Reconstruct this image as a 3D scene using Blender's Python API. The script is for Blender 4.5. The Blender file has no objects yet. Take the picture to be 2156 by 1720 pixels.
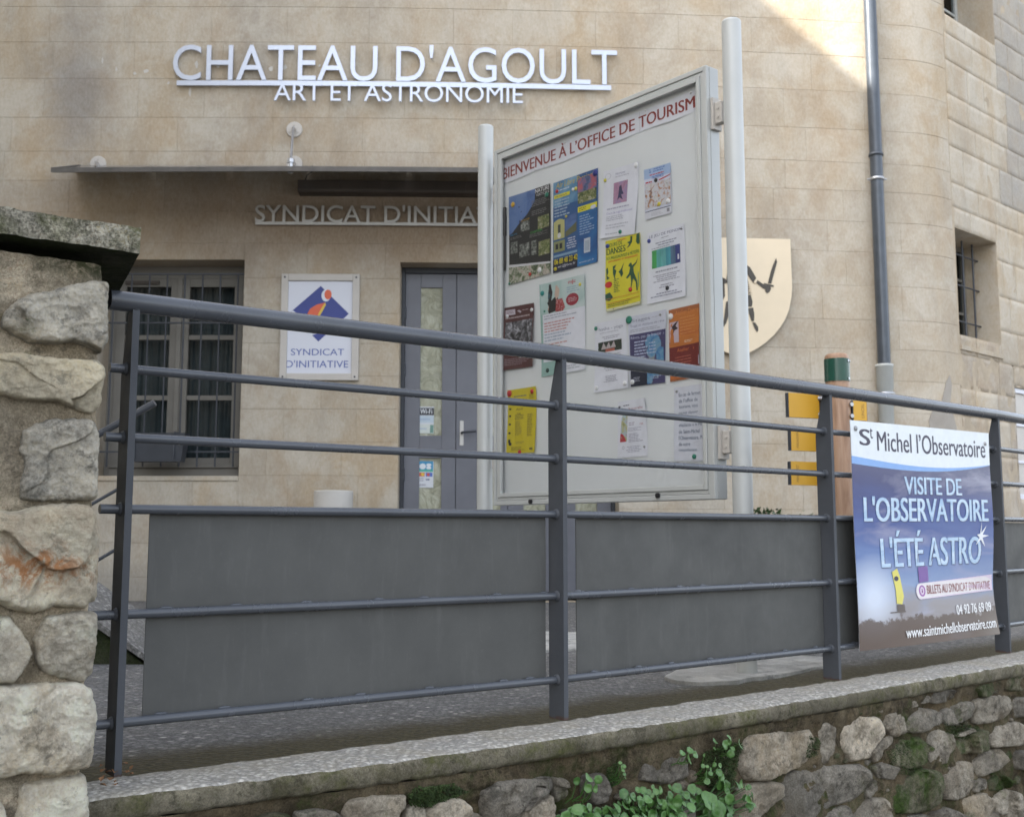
import bpy, bmesh, math, random
from mathutils import Vector, Matrix, noise

# ------------------------------------------------------------------ camera, sky, sun, exposure
sc = bpy.context.scene
COL = sc.collection
F = 2400.; CX = 1078.; CY = 828.; PITCH = math.radians(6.94); ZC = .5
cam_d = bpy.data.cameras.new('camera'); cam = bpy.data.objects.new('camera', cam_d); COL.objects.link(cam)
cam.location = (0, 0, ZC); cam.rotation_euler = (math.pi/2 + PITCH, 0, 0)
cam_d.lens = F/2156*36; cam_d.sensor_width = 36; cam_d.shift_y = -32/2156
cam_d.clip_start = .05; cam_d.clip_end = 2000
cam_d.dof.use_dof = True; cam_d.dof.focus_distance = 2.75; cam_d.dof.aperture_fstop = 9
sc.camera = cam
SUN_EL = math.radians(38); SUN_AZ = math.radians(21)        # the light travels towards (cos az, sin az)
world = bpy.data.worlds.new('World'); sc.world = world; world.use_nodes = True
wn = world.node_tree; wn.nodes.clear()
wo = wn.nodes.new('ShaderNodeOutputWorld'); wb = wn.nodes.new('ShaderNodeBackground'); ws = wn.nodes.new('ShaderNodeTexSky')
ws.sky_type = 'NISHITA'; ws.sun_disc = False; ws.sun_elevation = SUN_EL
ws.sun_rotation = math.atan2(-math.cos(SUN_AZ), -math.sin(SUN_AZ))
ws.air_density = 1.0; ws.dust_density = 4.5; ws.ozone_density = 1.0
wb.inputs[1].default_value = .15
whs = wn.nodes.new('ShaderNodeHueSaturation'); whs.inputs['Saturation'].default_value = .42      # thin high haze: a paler sky
wn.links.new(ws.outputs[0], whs.inputs['Color']); wn.links.new(whs.outputs[0], wb.inputs[0]); wn.links.new(wb.outputs[0], wo.inputs[0])
sun_d = bpy.data.lights.new('sun', 'SUN'); sun_d.energy = 5; sun_d.angle = math.radians(.6); sun_d.color = (1, .96, .90)
sun = bpy.data.objects.new('sun', sun_d); COL.objects.link(sun)
SD = Vector((math.cos(SUN_EL)*math.cos(SUN_AZ), math.cos(SUN_EL)*math.sin(SUN_AZ), -math.sin(SUN_EL)))
sun.rotation_euler = SD.to_track_quat('-Z', 'Y').to_euler()
sc.view_settings.view_transform = 'Standard'; sc.view_settings.look = 'None'
sc.view_settings.exposure = 2.36; sc.view_settings.gamma = 1
try: sc.view_settings.use_curve_mapping = False
except Exception: pass

# ------------------------------------------------------------------ measuring helpers (survey of the place)
def ray(x, y):
    u = (x-CX)/F; v = (CY-y)/F
    return Vector((u, math.cos(PITCH)-v*math.sin(PITCH), math.sin(PITCH)+v*math.cos(PITCH)))
EYE = Vector((0, 0, ZC))
def onZ(x, y, z=0.):
    d = ray(x, y); return EYE + d*((z-ZC)/d.z)
def onY(x, y, Y):
    d = ray(x, y); return EYE + d*(Y/d.y)
def onV(x, y, p, n):                                        # on the plane through p with normal n
    d = ray(x, y); return EYE + d*((Vector(p)-EYE).dot(n)/d.dot(n))

# ------------------------------------------------------------------ materials
def new_mat(name):
    m = bpy.data.materials.new(name); m.use_nodes = True
    nt = m.node_tree; b = nt.nodes['Principled BSDF']; return m, nt, b
class NT:
    def __init__(s, nt): s.nt = nt
    def n(s, t, **k):
        nd = s.nt.nodes.new(t)
        for a, v in k.items(): setattr(nd, a, v)
        return nd
    def l(s, a, b): s.nt.links.new(a, b)
    def coord(s, scale=(1, 1, 1), kind='Object', loc=(0, 0, 0)):
        c = s.n('ShaderNodeTexCoord'); m = s.n('ShaderNodeMapping'); m.inputs['Scale'].default_value = scale; m.inputs['Location'].default_value = loc
        s.l(c.outputs[kind], m.inputs[0]); return m.outputs[0]
    def noise(s, co, scale, detail=5, rough=.6, dist=0):
        t = s.n('ShaderNodeTexNoise'); s.l(co, t.inputs['Vector'])
        t.inputs['Scale'].default_value = scale; t.inputs['Detail'].default_value = detail; t.inputs['Roughness'].default_value = rough; t.inputs['Distortion'].default_value = dist
        return t.outputs['Fac']
    def vor(s, co, scale, feature='F1', out='Distance'):
        t = s.n('ShaderNodeTexVoronoi', feature=feature); s.l(co, t.inputs['Vector']); t.inputs['Scale'].default_value = scale
        return t.outputs[out]
    def ramp(s, f, stops):
        r = s.n('ShaderNodeValToRGB'); e = r.color_ramp.elements
        while len(e) < len(stops): e.new(.5)
        for i, (p, c) in enumerate(stops):
            e[i].position = p; e[i].color = (c if len(c) == 4 else (*c, 1)) if isinstance(c, tuple) else (c, c, c, 1)
        s.l(f, r.inputs[0]); return r.outputs[0]
    def mix(s, f, a, b, blend='MIX'):
        m = s.n('ShaderNodeMix', data_type='RGBA', blend_type=blend)
        for sock, v in ((m.inputs[0], f), (m.inputs[6], a), (m.inputs[7], b)):
            if isinstance(v, (int, float)): sock.default_value = v
            elif isinstance(v, tuple): sock.default_value = (*v, 1) if len(v) == 3 else v
            else: s.l(v, sock)
        return m.outputs[2]
    def math(s, op, a, b=0., clamp=False):
        m = s.n('ShaderNodeMath', operation=op, use_clamp=clamp)
        for sock, v in ((m.inputs[0], a), (m.inputs[1], b)):
            if isinstance(v, (int, float)): sock.default_value = v
            else: s.l(v, sock)
        return m.outputs[0]
    def bump(s, h, strength, dist, prev=None):
        b = s.n('ShaderNodeBump'); b.inputs['Strength'].default_value = strength; b.inputs['Distance'].default_value = dist
        s.l(h, b.inputs['Height'])
        if prev is not None: s.l(prev, b.inputs['Normal'])
        return b.outputs[0]
    def rnd(s):
        return s.n('ShaderNodeObjectInfo').outputs['Random']

def plain(name, col, rough=.5, metal=0., var=.08, scale=8, bump=0., spec=.5, coat=0):
    m, nt, b = new_mat(name); k = NT(nt)
    co = k.coord(); f = k.noise(co, scale, 5)
    c1 = tuple(c*(1-var) for c in col); c2 = tuple(min(1, c*(1+var)) for c in col)
    k.l(k.ramp(f, [(.3, c1), (.7, c2)]), b.inputs['Base Color'])
    b.inputs['Roughness'].default_value = rough; b.inputs['Metallic'].default_value = metal
    b.inputs['Specular IOR Level'].default_value = spec
    if coat: b.inputs['Coat Weight'].default_value = coat; b.inputs['Coat Roughness'].default_value = .25
    if bump: k.l(k.bump(k.noise(co, scale*12, 4), bump, .002), b.inputs['Normal'])
    return m

def blob(k, px, centre, radius, soft=.5, nz=.5):
    """a stain with its own shape: 1 inside, 0 outside, edge broken by noise"""
    mp = k.n('ShaderNodeMapping', vector_type='POINT'); k.l(px, mp.inputs[0])
    mp.inputs['Location'].default_value = tuple(-c/r for c, r in zip(centre, radius)); mp.inputs['Scale'].default_value = tuple(1/r for r in radius)
    ln = k.n('ShaderNodeVectorMath', operation='LENGTH'); k.l(mp.outputs[0], ln.inputs[0])
    d = k.math('ADD', ln.outputs['Value'], k.math('MULTIPLY', k.math('SUBTRACT', k.noise(px, 2.3, 5, .65), .5), nz*2))
    r = k.n('ShaderNodeMapRange', clamp=True); r.inputs[1].default_value = 1+soft/2; r.inputs[2].default_value = 1-soft
    r.inputs[3].default_value = 0; r.inputs[4].default_value = 1; r.interpolation_type = 'SMOOTHSTEP'
    k.l(d, r.inputs[0]); return r.outputs[0]

def ashlar_mat(name, rough_kind=0):
    m, nt, b = new_mat(name); k = NT(nt)
    co = k.coord(); cv = k.coord((1, 1, .38))
    base = k.ramp(k.noise(cv, 1.1, 6, .62), [(.30, (.335, .285, .218)), (.5, (.425, .352, .250)), (.66, (.430, .325, .195))])
    pale = k.ramp(k.noise(co, 2.6, 6, .7, .4), [(.44, 0.), (.60, 1.)])
    base = k.mix(k.math('MULTIPLY', pale, .62), base, (.52, .475, .39))
    och = k.ramp(k.noise(k.coord((1, 1, .6), loc=(3, 1, 7)), 2.0, 5, .6, .6), [(.5, 0.), (.72, 1.)])
    base = k.mix(k.math('MULTIPLY', och, .62), base, (.37, .255, .135))
    dk = k.ramp(k.noise(k.coord((1, 1, .30), loc=(9, 4, 2)), 3.2, 6, .7, .4), [(.52, 0.), (.75, 1.)])
    base = k.mix(k.math('MULTIPLY', dk, .40), base, (.22, .185, .135))
    if rough_kind == 1:
        base = k.mix(k.ramp(k.noise(co, 3.0, 7, .72), [(.38, 0.), (.75, .75)]), base, (.25, .18, .125))
    if rough_kind == 2:
        base = k.mix(k.ramp(k.noise(co, 4, 7, .7), [(.3, .35), (.7, .8)]), base, (.29, .275, .25))
    # darker brown below and beside the canopy, grey run-off stain on the left
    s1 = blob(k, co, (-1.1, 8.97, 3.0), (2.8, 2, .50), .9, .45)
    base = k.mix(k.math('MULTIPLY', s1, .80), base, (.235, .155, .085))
    s2 = blob(k, co, (-3.55, 8.97, 4.05), (.34, 2, .75), .9, .6)
    base = k.mix(k.math('MULTIPLY', s2, .62), base, (.17, .165, .165))
    s3 = blob(k, co, (-3.6, 8.97, 3.25), (.5, 2, .16), .7, .5)
    base = k.mix(k.math('MULTIPLY', s3, .5), base, (.22, .165, .10))
    s4 = blob(k, co, (-1.8, 9, .0), (5, 2, .24), .9, .4)
    base = k.mix(k.math('MULTIPLY', s4, .6), base, (.17, .155, .13))
    fine = k.noise(k.coord((1, 1, .5)), 60, 4, .7)
    base = k.mix(.16, base, k.ramp(fine, [(.3, .15), (.7, .6)]))
    rr = k.math('ADD', k.math('MULTIPLY', k.rnd(), .06), .97)
    hs = k.n('ShaderNodeHueSaturation'); k.l(base, hs.inputs['Color']); k.l(rr, hs.inputs['Value'])
    hs.inputs['Saturation'].default_value = .96
    k.l(hs.outputs[0], b.inputs['Base Color']); b.inputs['Roughness'].default_value = .9; b.inputs['Specular IOR Level'].default_value = .25
    h = k.noise(co, 45, 8, .75); nrm = k.bump(h, .35 if not rough_kind else .9, .006)
    nrm = k.bump(k.noise(co, 6, 4, .6), .5, .012, nrm)
    nrm = k.bump(k.noise(k.coord((1, 1, .35)), 140, 3, .7), .35, .003, nrm)
    k.l(nrm, b.inputs['Normal'])
    return m

def rock_mat(name, light, dark, warm, moss=0., speck=.4, grain=55, mossc=(.05, .065, .018), up=0., pits=.5, rust=None, cs=13):
    m, nt, b = new_mat(name); k = NT(nt); co = k.coord()
    rv = k.n('ShaderNodeCombineXYZ'); r = k.rnd()
    for i in range(3): k.l(k.math('MULTIPLY', r, (7., 13., 4.)[i]), rv.inputs[i])
    ad = k.n('ShaderNodeVectorMath', operation='ADD'); k.l(co, ad.inputs[0]); k.l(rv.outputs[0], ad.inputs[1]); cr = ad.outputs[0]
    base = k.ramp(k.noise(cr, cs, 11, .74, .3), [(.38, dark), (.50, light), (.63, tuple(min(1, c*1.35) for c in light))])
    base = k.mix(k.ramp(k.noise(cr, 5, 6, .6, .8), [(.50, 0.), (.70, .75)]), base, warm)
    base = k.mix(k.ramp(k.noise(cr, cs*2.4, 8, .75), [(.54, 0.), (.64, .7)]), base, tuple(c*.5 for c in dark))
    base = k.mix(k.ramp(k.noise(cr, 3.2, 4, .6), [(.46, 0.), (.62, .6)]), base, tuple(a*.45+b*.3 for a, b in zip(dark, light)))
    sp = k.ramp(k.noise(co, grain*3, 3, .8), [(.35, .10), (.65, .75)])
    base = k.mix(speck*.5, base, sp, 'OVERLAY')
    if rust:
        s = blob(k, co, rust[0], rust[1], .8, .9); s = k.math('MULTIPLY', s, k.ramp(k.noise(co, 26, 7, .75, .6), [(.44, 0.), (.56, 1.)])); base = k.mix(k.math('MULTIPLY', s, .9), base, rust[2])
    if moss:
        mk = k.ramp(k.noise(co, 7, 8, .8, .3), [(.62-moss*.3, 0.), (.74-moss*.2, 1.)])
        base = k.mix(mk, base, k.ramp(k.noise(co, 90, 3), [(.3, mossc), (.7, tuple(c*2.3 for c in mossc))]))
    hs = k.n('ShaderNodeHueSaturation'); k.l(base, hs.inputs['Color']); k.l(k.math('ADD', k.math('MULTIPLY', r, .35), .82), hs.inputs['Value'])
    k.l(hs.outputs[0], b.inputs['Base Color']); b.inputs['Roughness'].default_value = .92; b.inputs['Specular IOR Level'].default_value = .2
    nrm = k.bump(k.noise(co, grain*.45, 11, .88, .4), 1., .024)
    nrm = k.bump(k.noise(co, grain*2.5, 4, .8), .6, .004, nrm)
    nrm = k.bump(k.math('MULTIPLY', k.ramp(k.vor(cr, grain*1.6), [(.0, 0.), (.25, 1.)]), k.ramp(k.noise(cr, 16, 3), [(.45, 0.), (.6, 1.)])), pits, .004, nrm)
    k.l(nrm, b.inputs['Normal']); return m

def gravel_mat(name, dark, light, scale, moss_u=None, mossamt=0.8):
    """cast ground with aggregate; UV.y is the distance from the coping edge"""
    m, nt, b = new_mat(name); k = NT(nt); co = k.coord((1, 1, 1))
    t = k.n('ShaderNodeTexVoronoi', feature='F1'); k.l(co, t.inputs['Vector']); t.inputs['Scale'].default_value = scale
    sep = k.n('ShaderNodeSeparateColor'); k.l(t.outputs['Color'], sep.inputs[0])
    base = k.ramp(sep.outputs[0], [(0., dark), (.55, tuple((a+c)/2 for a, c in zip(dark, light))), (.93, light), (1., (.55, .52, .47))])
    base = k.mix(k.ramp(t.outputs['Distance'], [(.32, 0.), (.6, .8)]), base, tuple(c*.6 for c in dark))
    base = k.mix(k.ramp(k.noise(co, 1.7, 6, .65), [(.4, 0.), (.7, .5)]), base, tuple(c*1.2 for c in dark))
    base = k.mix(k.ramp(k.noise(co, 7, 7, .75, .5), [(.48, 0.), (.70, .55)]), base, (dark[0]*1.0, dark[1]*.88, dark[2]*.62))
    base = k.mix(k.ramp(k.noise(co, 3.1, 8, .75, .6), [(.45, 0.), (.72, .6)]), base, tuple((a*.55+c*.25)*q for a, c, q in zip(dark, light, (1, .93, .72))))
    t2 = k.noise(co, scale*2.5, 3, .7); base = k.mix(.25, base, k.ramp(t2, [(.3, .02), (.7, .5)]))
    if moss_u is not None:
        uv = k.n('ShaderNodeUVMap'); sp = k.n('ShaderNodeSeparateXYZ'); k.l(uv.outputs[0], sp.inputs[0])
        d = k.math('ADD', sp.outputs[1], k.math('MULTIPLY', k.math('SUBTRACT', k.noise(co, 5, 6, .7), .5), .20))
        mk = k.ramp(d, moss_u)
        mc = k.ramp(k.noise(co, 70, 4, .7), [(.3, (.020, .017, .007)), (.55, (.055, .045, .018)), (.8, (.12, .105, .045))])
        base = k.mix(k.math('MULTIPLY', mk, mossamt), base, mc)
    k.l(base, b.inputs['Base Color']); b.inputs['Roughness'].default_value = .85; b.inputs['Specular IOR Level'].default_value = .3
    k.l(k.bump(t.outputs['Distance'], .8, .006, k.bump(k.noise(co, scale*1.3, 5, .7), .6, .006)), b.inputs['Normal'])
    return m

def metal_paint(name, col, rough=.38, spots=True, dust=.0):
    m, nt, b = new_mat(name); k = NT(nt); co = k.coord()
    c = k.ramp(k.noise(co, 5, 6, .6), [(.3, tuple(x*.88 for x in col)), (.7, tuple(x*1.12 for x in col))])
    c = k.mix(k.ramp(k.noise(co, 90, 3, .7), [(.60, 0.), (.75, .25)]), c, tuple(x*1.7 for x in col))
    c = k.mix(k.ramp(k.noise(k.coord((1, 1, .15)), 30, 4, .7), [(.55, 0.), (.8, dust)]), c, tuple(x*1.9+.01 for x in col))      # dust runs
    sx = k.n('ShaderNodeSeparateXYZ'); k.l(co, sx.inputs[0]); hz = k.math('ADD', sx.outputs[2], k.math('MULTIPLY', k.noise(co, 40, 4, .7), .03))
    c = k.mix(k.ramp(hz, [(.0135, .75), (.019, 0.)]), c, (.075, .035, .02))                                                # rust at the foot
    if spots: c = k.mix(k.ramp(k.vor(co, 7), [(.018, 1.), (.024, 0.)]), c, (.30, .30, .30))
    k.l(c, b.inputs['Base Color']); b.inputs['Roughness'].default_value = rough
    k.l(k.ramp(k.noise(co, 12, 5), [(.3, rough*.85), (.7, rough*1.25)]), b.inputs['Roughness'])
    k.l(k.bump(k.noise(co, 60, 3, .6), .06, .003), b.inputs['Normal']); return m

def flat(name, col, rough=.45): return plain(name, col, rough, var=.03, scale=20)

def glass_mat(name, tint=(.9, .95, .95), refl=1.):
    m = bpy.data.materials.new(name); m.use_nodes = True; nt = m.node_tree; nt.nodes.clear(); k = NT(nt)
    o = k.n('ShaderNodeOutputMaterial'); mx = k.n('ShaderNodeMixShader'); t = k.n('ShaderNodeBsdfTransparent'); g = k.n('ShaderNodeBsdfGlossy')
    t.inputs[0].default_value = (*tint, 1); g.inputs['Roughness'].default_value = .02
    fr = k.n('ShaderNodeFresnel'); fr.inputs[0].default_value = 1.45
    k.l(k.math('MULTIPLY', fr.outputs[0], refl), mx.inputs[0]); k.l(t.outputs[0], mx.inputs[1]); k.l(g.outputs[0], mx.inputs[2]); k.l(mx.outputs[0], o.inputs[0])
    return m

M = {}
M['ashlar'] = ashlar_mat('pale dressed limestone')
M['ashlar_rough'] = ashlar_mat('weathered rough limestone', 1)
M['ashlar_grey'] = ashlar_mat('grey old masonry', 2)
M['joint'] = plain('lime mortar joint', (.385, .32, .235), .95, var=.2, scale=6, bump=.5)
M['pstone'] = rock_mat('pillar stone', (.80, .735, .60), (.48, .425, .33), (.74, .60, .40), 0., .5, cs=9)
M['pstone_grey'] = rock_mat('lichen grey pillar stone', (.70, .65, .54), (.30, .285, .245), (.72, .58, .37), .06, .6, cs=8)
M['pmortar'] = rock_mat('old pillar mortar', (.56, .49, .37), (.30, .26, .195), (.52, .41, .26), .06, .9, 80)
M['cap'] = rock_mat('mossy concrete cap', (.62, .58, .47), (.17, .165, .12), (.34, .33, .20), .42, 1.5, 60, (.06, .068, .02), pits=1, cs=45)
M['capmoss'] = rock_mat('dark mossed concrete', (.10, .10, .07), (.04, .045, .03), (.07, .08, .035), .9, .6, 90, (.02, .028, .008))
M['wstone'] = rock_mat('rubble stone', (.42, .375, .30), (.18, .155, .12), (.29, .225, .14), .12, .8, 60)
M['wstone_pale'] = rock_mat('pale rubble stone', (.58, .51, .40), (.30, .255, .19), (.54, .42, .26), .08, .7, 55)
M['wstone_grey'] = rock_mat('grey rubble stone', (.32, .29, .24), (.13, .118, .094), (.20, .165, .11), .20, .8, 60)
M['wstone_moss'] = rock_mat('mossy rubble stone', (.22, .195, .14), (.09, .08, .055), (.17, .14, .085), .72, .8, 60, (.030, .050, .010))
M['wmortar'] = rock_mat('earthy mortar', (.20, .16, .10), (.060, .046, .028), (.24, .17, .09), .42, .9, 70, (.030, .040, .010))
M['coping'] = gravel_mat('pale aggregate concrete', (.27, .255, .22), (.70, .66, .58), 80, [(.80, 0.), (.98, 1.), (1.1, 1.)], .8)
M['copface'] = rock_mat('coping edge with moss film', (.25, .225, .165), (.10, .09, .058), (.20, .18, .105), .46, .8, 80, (.070, .072, .026))
M['terrace'] = gravel_mat('grey washed gravel concrete', (.034, .034, .034), (.25, .245, .235), 55, [(.10, 1.), (.24, .92), (.40, 0.)], .96)
M['slab'] = rock_mat('pale cement', (.72, .71, .67), (.50, .49, .45), (.60, .57, .50), 0, .5, 90, cs=5)
M['terrace_old'] = gravel_mat('old gravel concrete', (.075, .072, .065), (.30, .29, .27), 62)
M['street'] = plain('worn asphalt', (.075, .073, .07), .95, var=.3, scale=5, bump=.8)
M['rail'] = metal_paint('blue grey railing paint', (.062, .068, .079), .24)
M['sheet'] = metal_paint('grey sheet metal', (.058, .0585, .055), .55, False, .3)
M['post'] = metal_paint('matt railing post paint', (.060, .065, .074), .55); M['post'].node_tree.nodes['Principled BSDF'].inputs['Specular IOR Level'].default_value = .25
M['alu'] = plain('satin grey aluminium', (.43, .44, .425), .42, .10, .04, 6)
M['alu_dark'] = plain('shaded aluminium profile', (.40, .41, .40), .42, .25, .04, 6)
M['board'] = plain('white magnetic board', (.70, .725, .73), .35, 0, .025, 3)
M['black'] = plain('black plastic', (.015, .015, .016), .4)
M['glass'] = glass_mat('clear case glazing', (.99, .99, .99), .6)
M['winglass'] = glass_mat('window glass', (.62, .68, .70), .6)
M['letter'] = plain('brushed steel letters', (.46, .49, .56), .35, .6, .04, 30)
M['letter_dull'] = plain('dull steel letters', (.44, .43, .41), .45, .6, .08, 10)
M['steel'] = plain('galvanised steel', (.45, .46, .48), .35, .8, .1, 30)
M['zinc'] = plain('weathered zinc', (.060, .070, .084), .30, .30, .15, 9)
M['pvc'] = plain('grey pvc pipe', (.40, .415, .40), .5, 0, .06, 4)
M['door'] = plain('grey blue door paint', (.125, .130, .150), .5, 0, .12, 3)
M['winframe'] = plain('cream grey window paint', (.16, .150, .130), .6, 0, .1, 5)
M['iron'] = plain('dark iron', (.05, .055, .065), .5, .3)
M['curtain'] = plain('dim net curtain', (.075, .085, .085), .9, 0, .2, 9)
M['void'] = plain('dark interior', (.010, .011, .012), .9)
M['signplate'] = plain('enamelled sign white', (.56, .575, .64), .3, 0, .02, 3)
M['signframe'] = plain('aged white frame', (.47, .44, .40), .5, 0, .06, 6)
M['blue'] = flat('sign blue', (.018, .035, .21)); M['orange'] = flat('sign orange', (.62, .10, .035)); M['signtext'] = flat('sign text blue', (.085, .12, .34))
M['yelrim'] = flat('sign yellow', (.65, .45, .05))
M['wood'] = None
def wood():
    m, nt, b = new_mat('varnished pine'); k = NT(nt)
    c = k.ramp(k.noise(k.coord((9, 9, .9)), 3, 6, .6, 1.2), [(.3, (.22, .12, .065)), (.5, (.31, .185, .11)), (.7, (.38, .24, .15))])
    k.l(c, b.inputs['Base Color']); b.inputs['Roughness'].default_value = .5; return m
M['wood'] = wood()
M['green'] = plain('dark green enamel', (.008, .055, .035), .25)
M['yellow'] = plain('trail sign yellow', (.60, .33, .028), .45, 0, .04, 5)
M['goldplate'] = plain('satin gold plate', (.60, .50, .36), .38, .35, .04, 4)
M['bronze'] = plain('dark bronze', (.06, .052, .042), .45, .3)
M['canopy'] = plain('dusty steel canopy edge', (.10, .092, .083), .55, .3, .25, 9)
M['canopyglass'] = plain('grimy wired glass', (.17, .165, .155), .25, 0, .25, 3)
M['shutter'] = plain('brown shutter box', (.065, .052, .042), .6, 0, .2, 4)
M['conc'] = plain('pale cast concrete', (.44, .42, .385), .85, 0, .07, 6, .4)
M['cement'] = plain('grey cement repair', (.31, .285, .25), .95, 0, .12, 6, .4)
M['leaf'] = None
def leafm(name, a, bcol, bright):
    m, nt, b = new_mat(name); k = NT(nt)
    uv = k.n('ShaderNodeTexCoord'); g = k.n('ShaderNodeVectorMath', operation='LENGTH'); k.l(uv.outputs['Object'], g.inputs[0])
    c = k.mix(k.rnd(), a, bcol)
    rad = k.ramp(g.outputs['Value'], [(.002, 1.), (.005, 0.)]) if bright else k.ramp(g.outputs['Value'], [(0., 0.), (1., 0.)])
    c = k.mix(k.math('MULTIPLY', rad, .5), c, (.15, .24, .08))
    c = k.mix(k.ramp(k.noise(k.coord(), 160, 3), [(.4, 0.), (.7, .35)]), c, tuple(x*1.5 for x in bcol))
    k.l(c, b.inputs['Base Color']); b.inputs['Roughness'].default_value = .42
    b.inputs['Subsurface Weight'].default_value = 0.; return m
M['leaf'] = leafm('pennywort leaf', (.028, .085, .014), (.065, .145, .032), True)
M['bushleaf'] = leafm('shrub leaf', (.03, .07, .02), (.06, .11, .035), False)
M['moss'] = plain('green moss', (.028, .050, .010), .95, 0, .5, 40)
M['dryleaf'] = plain('dry brown leaf', (.16, .08, .035), .8, 0, .4, 30)
M['renderwall'] = plain('pale lime render', (.52, .46, .36), .9, 0, .1, 2)
M['tiles'] = plain('roof tiles', (.33, .17, .10), .9, 0, .2, 6)

# ------------------------------------------------------------------ mesh helpers
class MB:
    def __init__(s): s.v = []; s.f = []; s.mi = []; s.smooth = []
    def add(s, vs, fs, mi=0, smooth=False):
        o = len(s.v); s.v += [tuple(v) for v in vs]; s.f += [tuple(i+o for i in f) for f in fs]; s.mi += [mi]*len(fs); s.smooth += [smooth]*len(fs); return s
    def box(s, o, ax, ay, az, mi=0):                         # corner o and three edge vectors
        o, ax, ay, az = map(Vector, (o, ax, ay, az))
        vs = [o, o+ax, o+ax+ay, o+ay]; vs += [v+az for v in vs]
        fs = [(0, 3, 2, 1), (4, 5, 6, 7), (0, 1, 5, 4), (1, 2, 6, 5), (2, 3, 7, 6), (3, 0, 4, 7)]
        if ax.cross(ay).dot(az) < 0: fs = [tuple(reversed(f)) for f in fs]
        return s.add(vs, fs, mi)
    def cbox(s, c, x, y, z, mi=0):                           # centre and full edge vectors
        x, y, z = map(Vector, (x, y, z)); return s.box(Vector(c)-x/2-y/2-z/2, x, y, z, mi)
    def bbox(s, o, ax, ay, az, bev=.003, mi=0):              # bevelled box
        o, ax, ay, az = map(Vector, (o, ax, ay, az)); bm = bmesh.new()
        L = (ax.length, ay.length, az.length); bmesh.ops.create_cube(bm, size=1)
        for v in bm.verts: v.co = Vector((v.co.x*L[0], v.co.y*L[1], v.co.z*L[2]))
        bmesh.ops.bevel(bm, geom=bm.edges[:], offset=min(bev, min(L)*.45), segments=2, affect='EDGES', profile=.5)
        R = Matrix((ax.normalized(), ay.normalized(), az.normalized())).transposed(); c = o+(ax+ay+az)/2
        bm.verts.ensure_lookup_table()
        vs = [R @ v.co + c for v in bm.verts]; fs = [tuple(v.index for v in f.verts) for f in bm.faces]
        if R.determinant() < 0: fs = [tuple(reversed(f)) for f in fs]
        bm.free(); return s.add(vs, fs, mi)
    def tube(s, pts, r, n=16, caps=True, mi=0, smooth=True):
        pts = [Vector(p) for p in pts]; rs = r if isinstance(r, (list, tuple)) else [r]*len(pts)
        rings = []; up = None
        for i, p in enumerate(pts):
            t = (pts[min(i+1, len(pts)-1)]-pts[max(i-1, 0)]).normalized()
            if up is None: up = Vector((0, 0, 1)) if abs(t.z) < .9 else Vector((0, 1, 0))
            a = up.cross(t).normalized(); b_ = t.cross(a).normalized(); up = b_
            rings.append([p+(a*math.cos(2*math.pi*j/n)+b_*math.sin(2*math.pi*j/n))*rs[i] for j in range(n)])
        vs = [v for rg in rings for v in rg]; fs = []
        for i in range(len(pts)-1):
            for j in range(n): fs.append((i*n+j, i*n+(j+1) % n, (i+1)*n+(j+1) % n, (i+1)*n+j))
        s.add(vs, fs, mi, smooth)
        if caps:
            s.add(rings[0], [tuple(range(n-1, -1, -1))], mi); s.add(rings[-1], [tuple(range(n))], mi)
        return s
    def lathe(s, base, prof, n=32, mi=0, smooth=True):       # prof: (radius, height) pairs
        base = Vector(base); vs = []; fs = []
        for r, h in prof:
            for j in range(n): vs.append(base+Vector((r*math.cos(2*math.pi*j/n), r*math.sin(2*math.pi*j/n), h)))
        for i in range(len(prof)-1):
            for j in range(n): fs.append((i*n+j, i*n+(j+1) % n, (i+1)*n+(j+1) % n, (i+1)*n+j))
        return s.add(vs, fs, mi, smooth)
    def prism(s, poly, nvec, mi=0):                          # polygon of 3D points extruded by nvec
        poly = [Vector(p) for p in poly]; nvec = Vector(nvec); n = len(poly)
        vs = poly+[p+nvec for p in poly]
        fs = [tuple(range(n-1, -1, -1)), tuple(range(n, 2*n))]+[(i, (i+1) % n, n+(i+1) % n, n+i) for i in range(n)]
        return s.add(vs, fs, mi)
def mesh_of(name, mb, mats):
    me = bpy.data.meshes.new(name); me.from_pydata(mb.v, [], mb.f)
    for m in (mats if isinstance(mats, (list, tuple)) else [mats]): me.materials.append(M[m] if isinstance(m, str) else m)
    me.polygons.foreach_set('material_index', mb.mi); me.polygons.foreach_set('use_smooth', mb.smooth); me.update(); return me
def obj(name, mb, mats, parent=None, label=None, matrix=None):
    me = mb if isinstance(mb, bpy.types.Mesh) else mesh_of(name, mb, mats)
    o = bpy.data.objects.new(name, me); COL.objects.link(o)
    if parent: o.parent = parent
    if matrix is not None: o.matrix_local = matrix
    if label: o['label'] = label
    return o
def tag(o, label, cat=None, group=None, kind=None):
    if label: o['label'] = label
    if cat: o['category'] = cat
    if group: o['group'] = group
    if kind: o['kind'] = kind
    return o
def thing(name, label, cat, group=None, loc=(0, 0, 0)):
    o = bpy.data.objects.new(name, None); COL.objects.link(o); o.empty_display_size = .1
    return tag(o, label, cat, group)                         # kept at the world origin so that parts carry survey coordinates
def struct(name, mb, mats):
    o = obj(name, mb, mats); o['kind'] = 'structure'; return o

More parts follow.
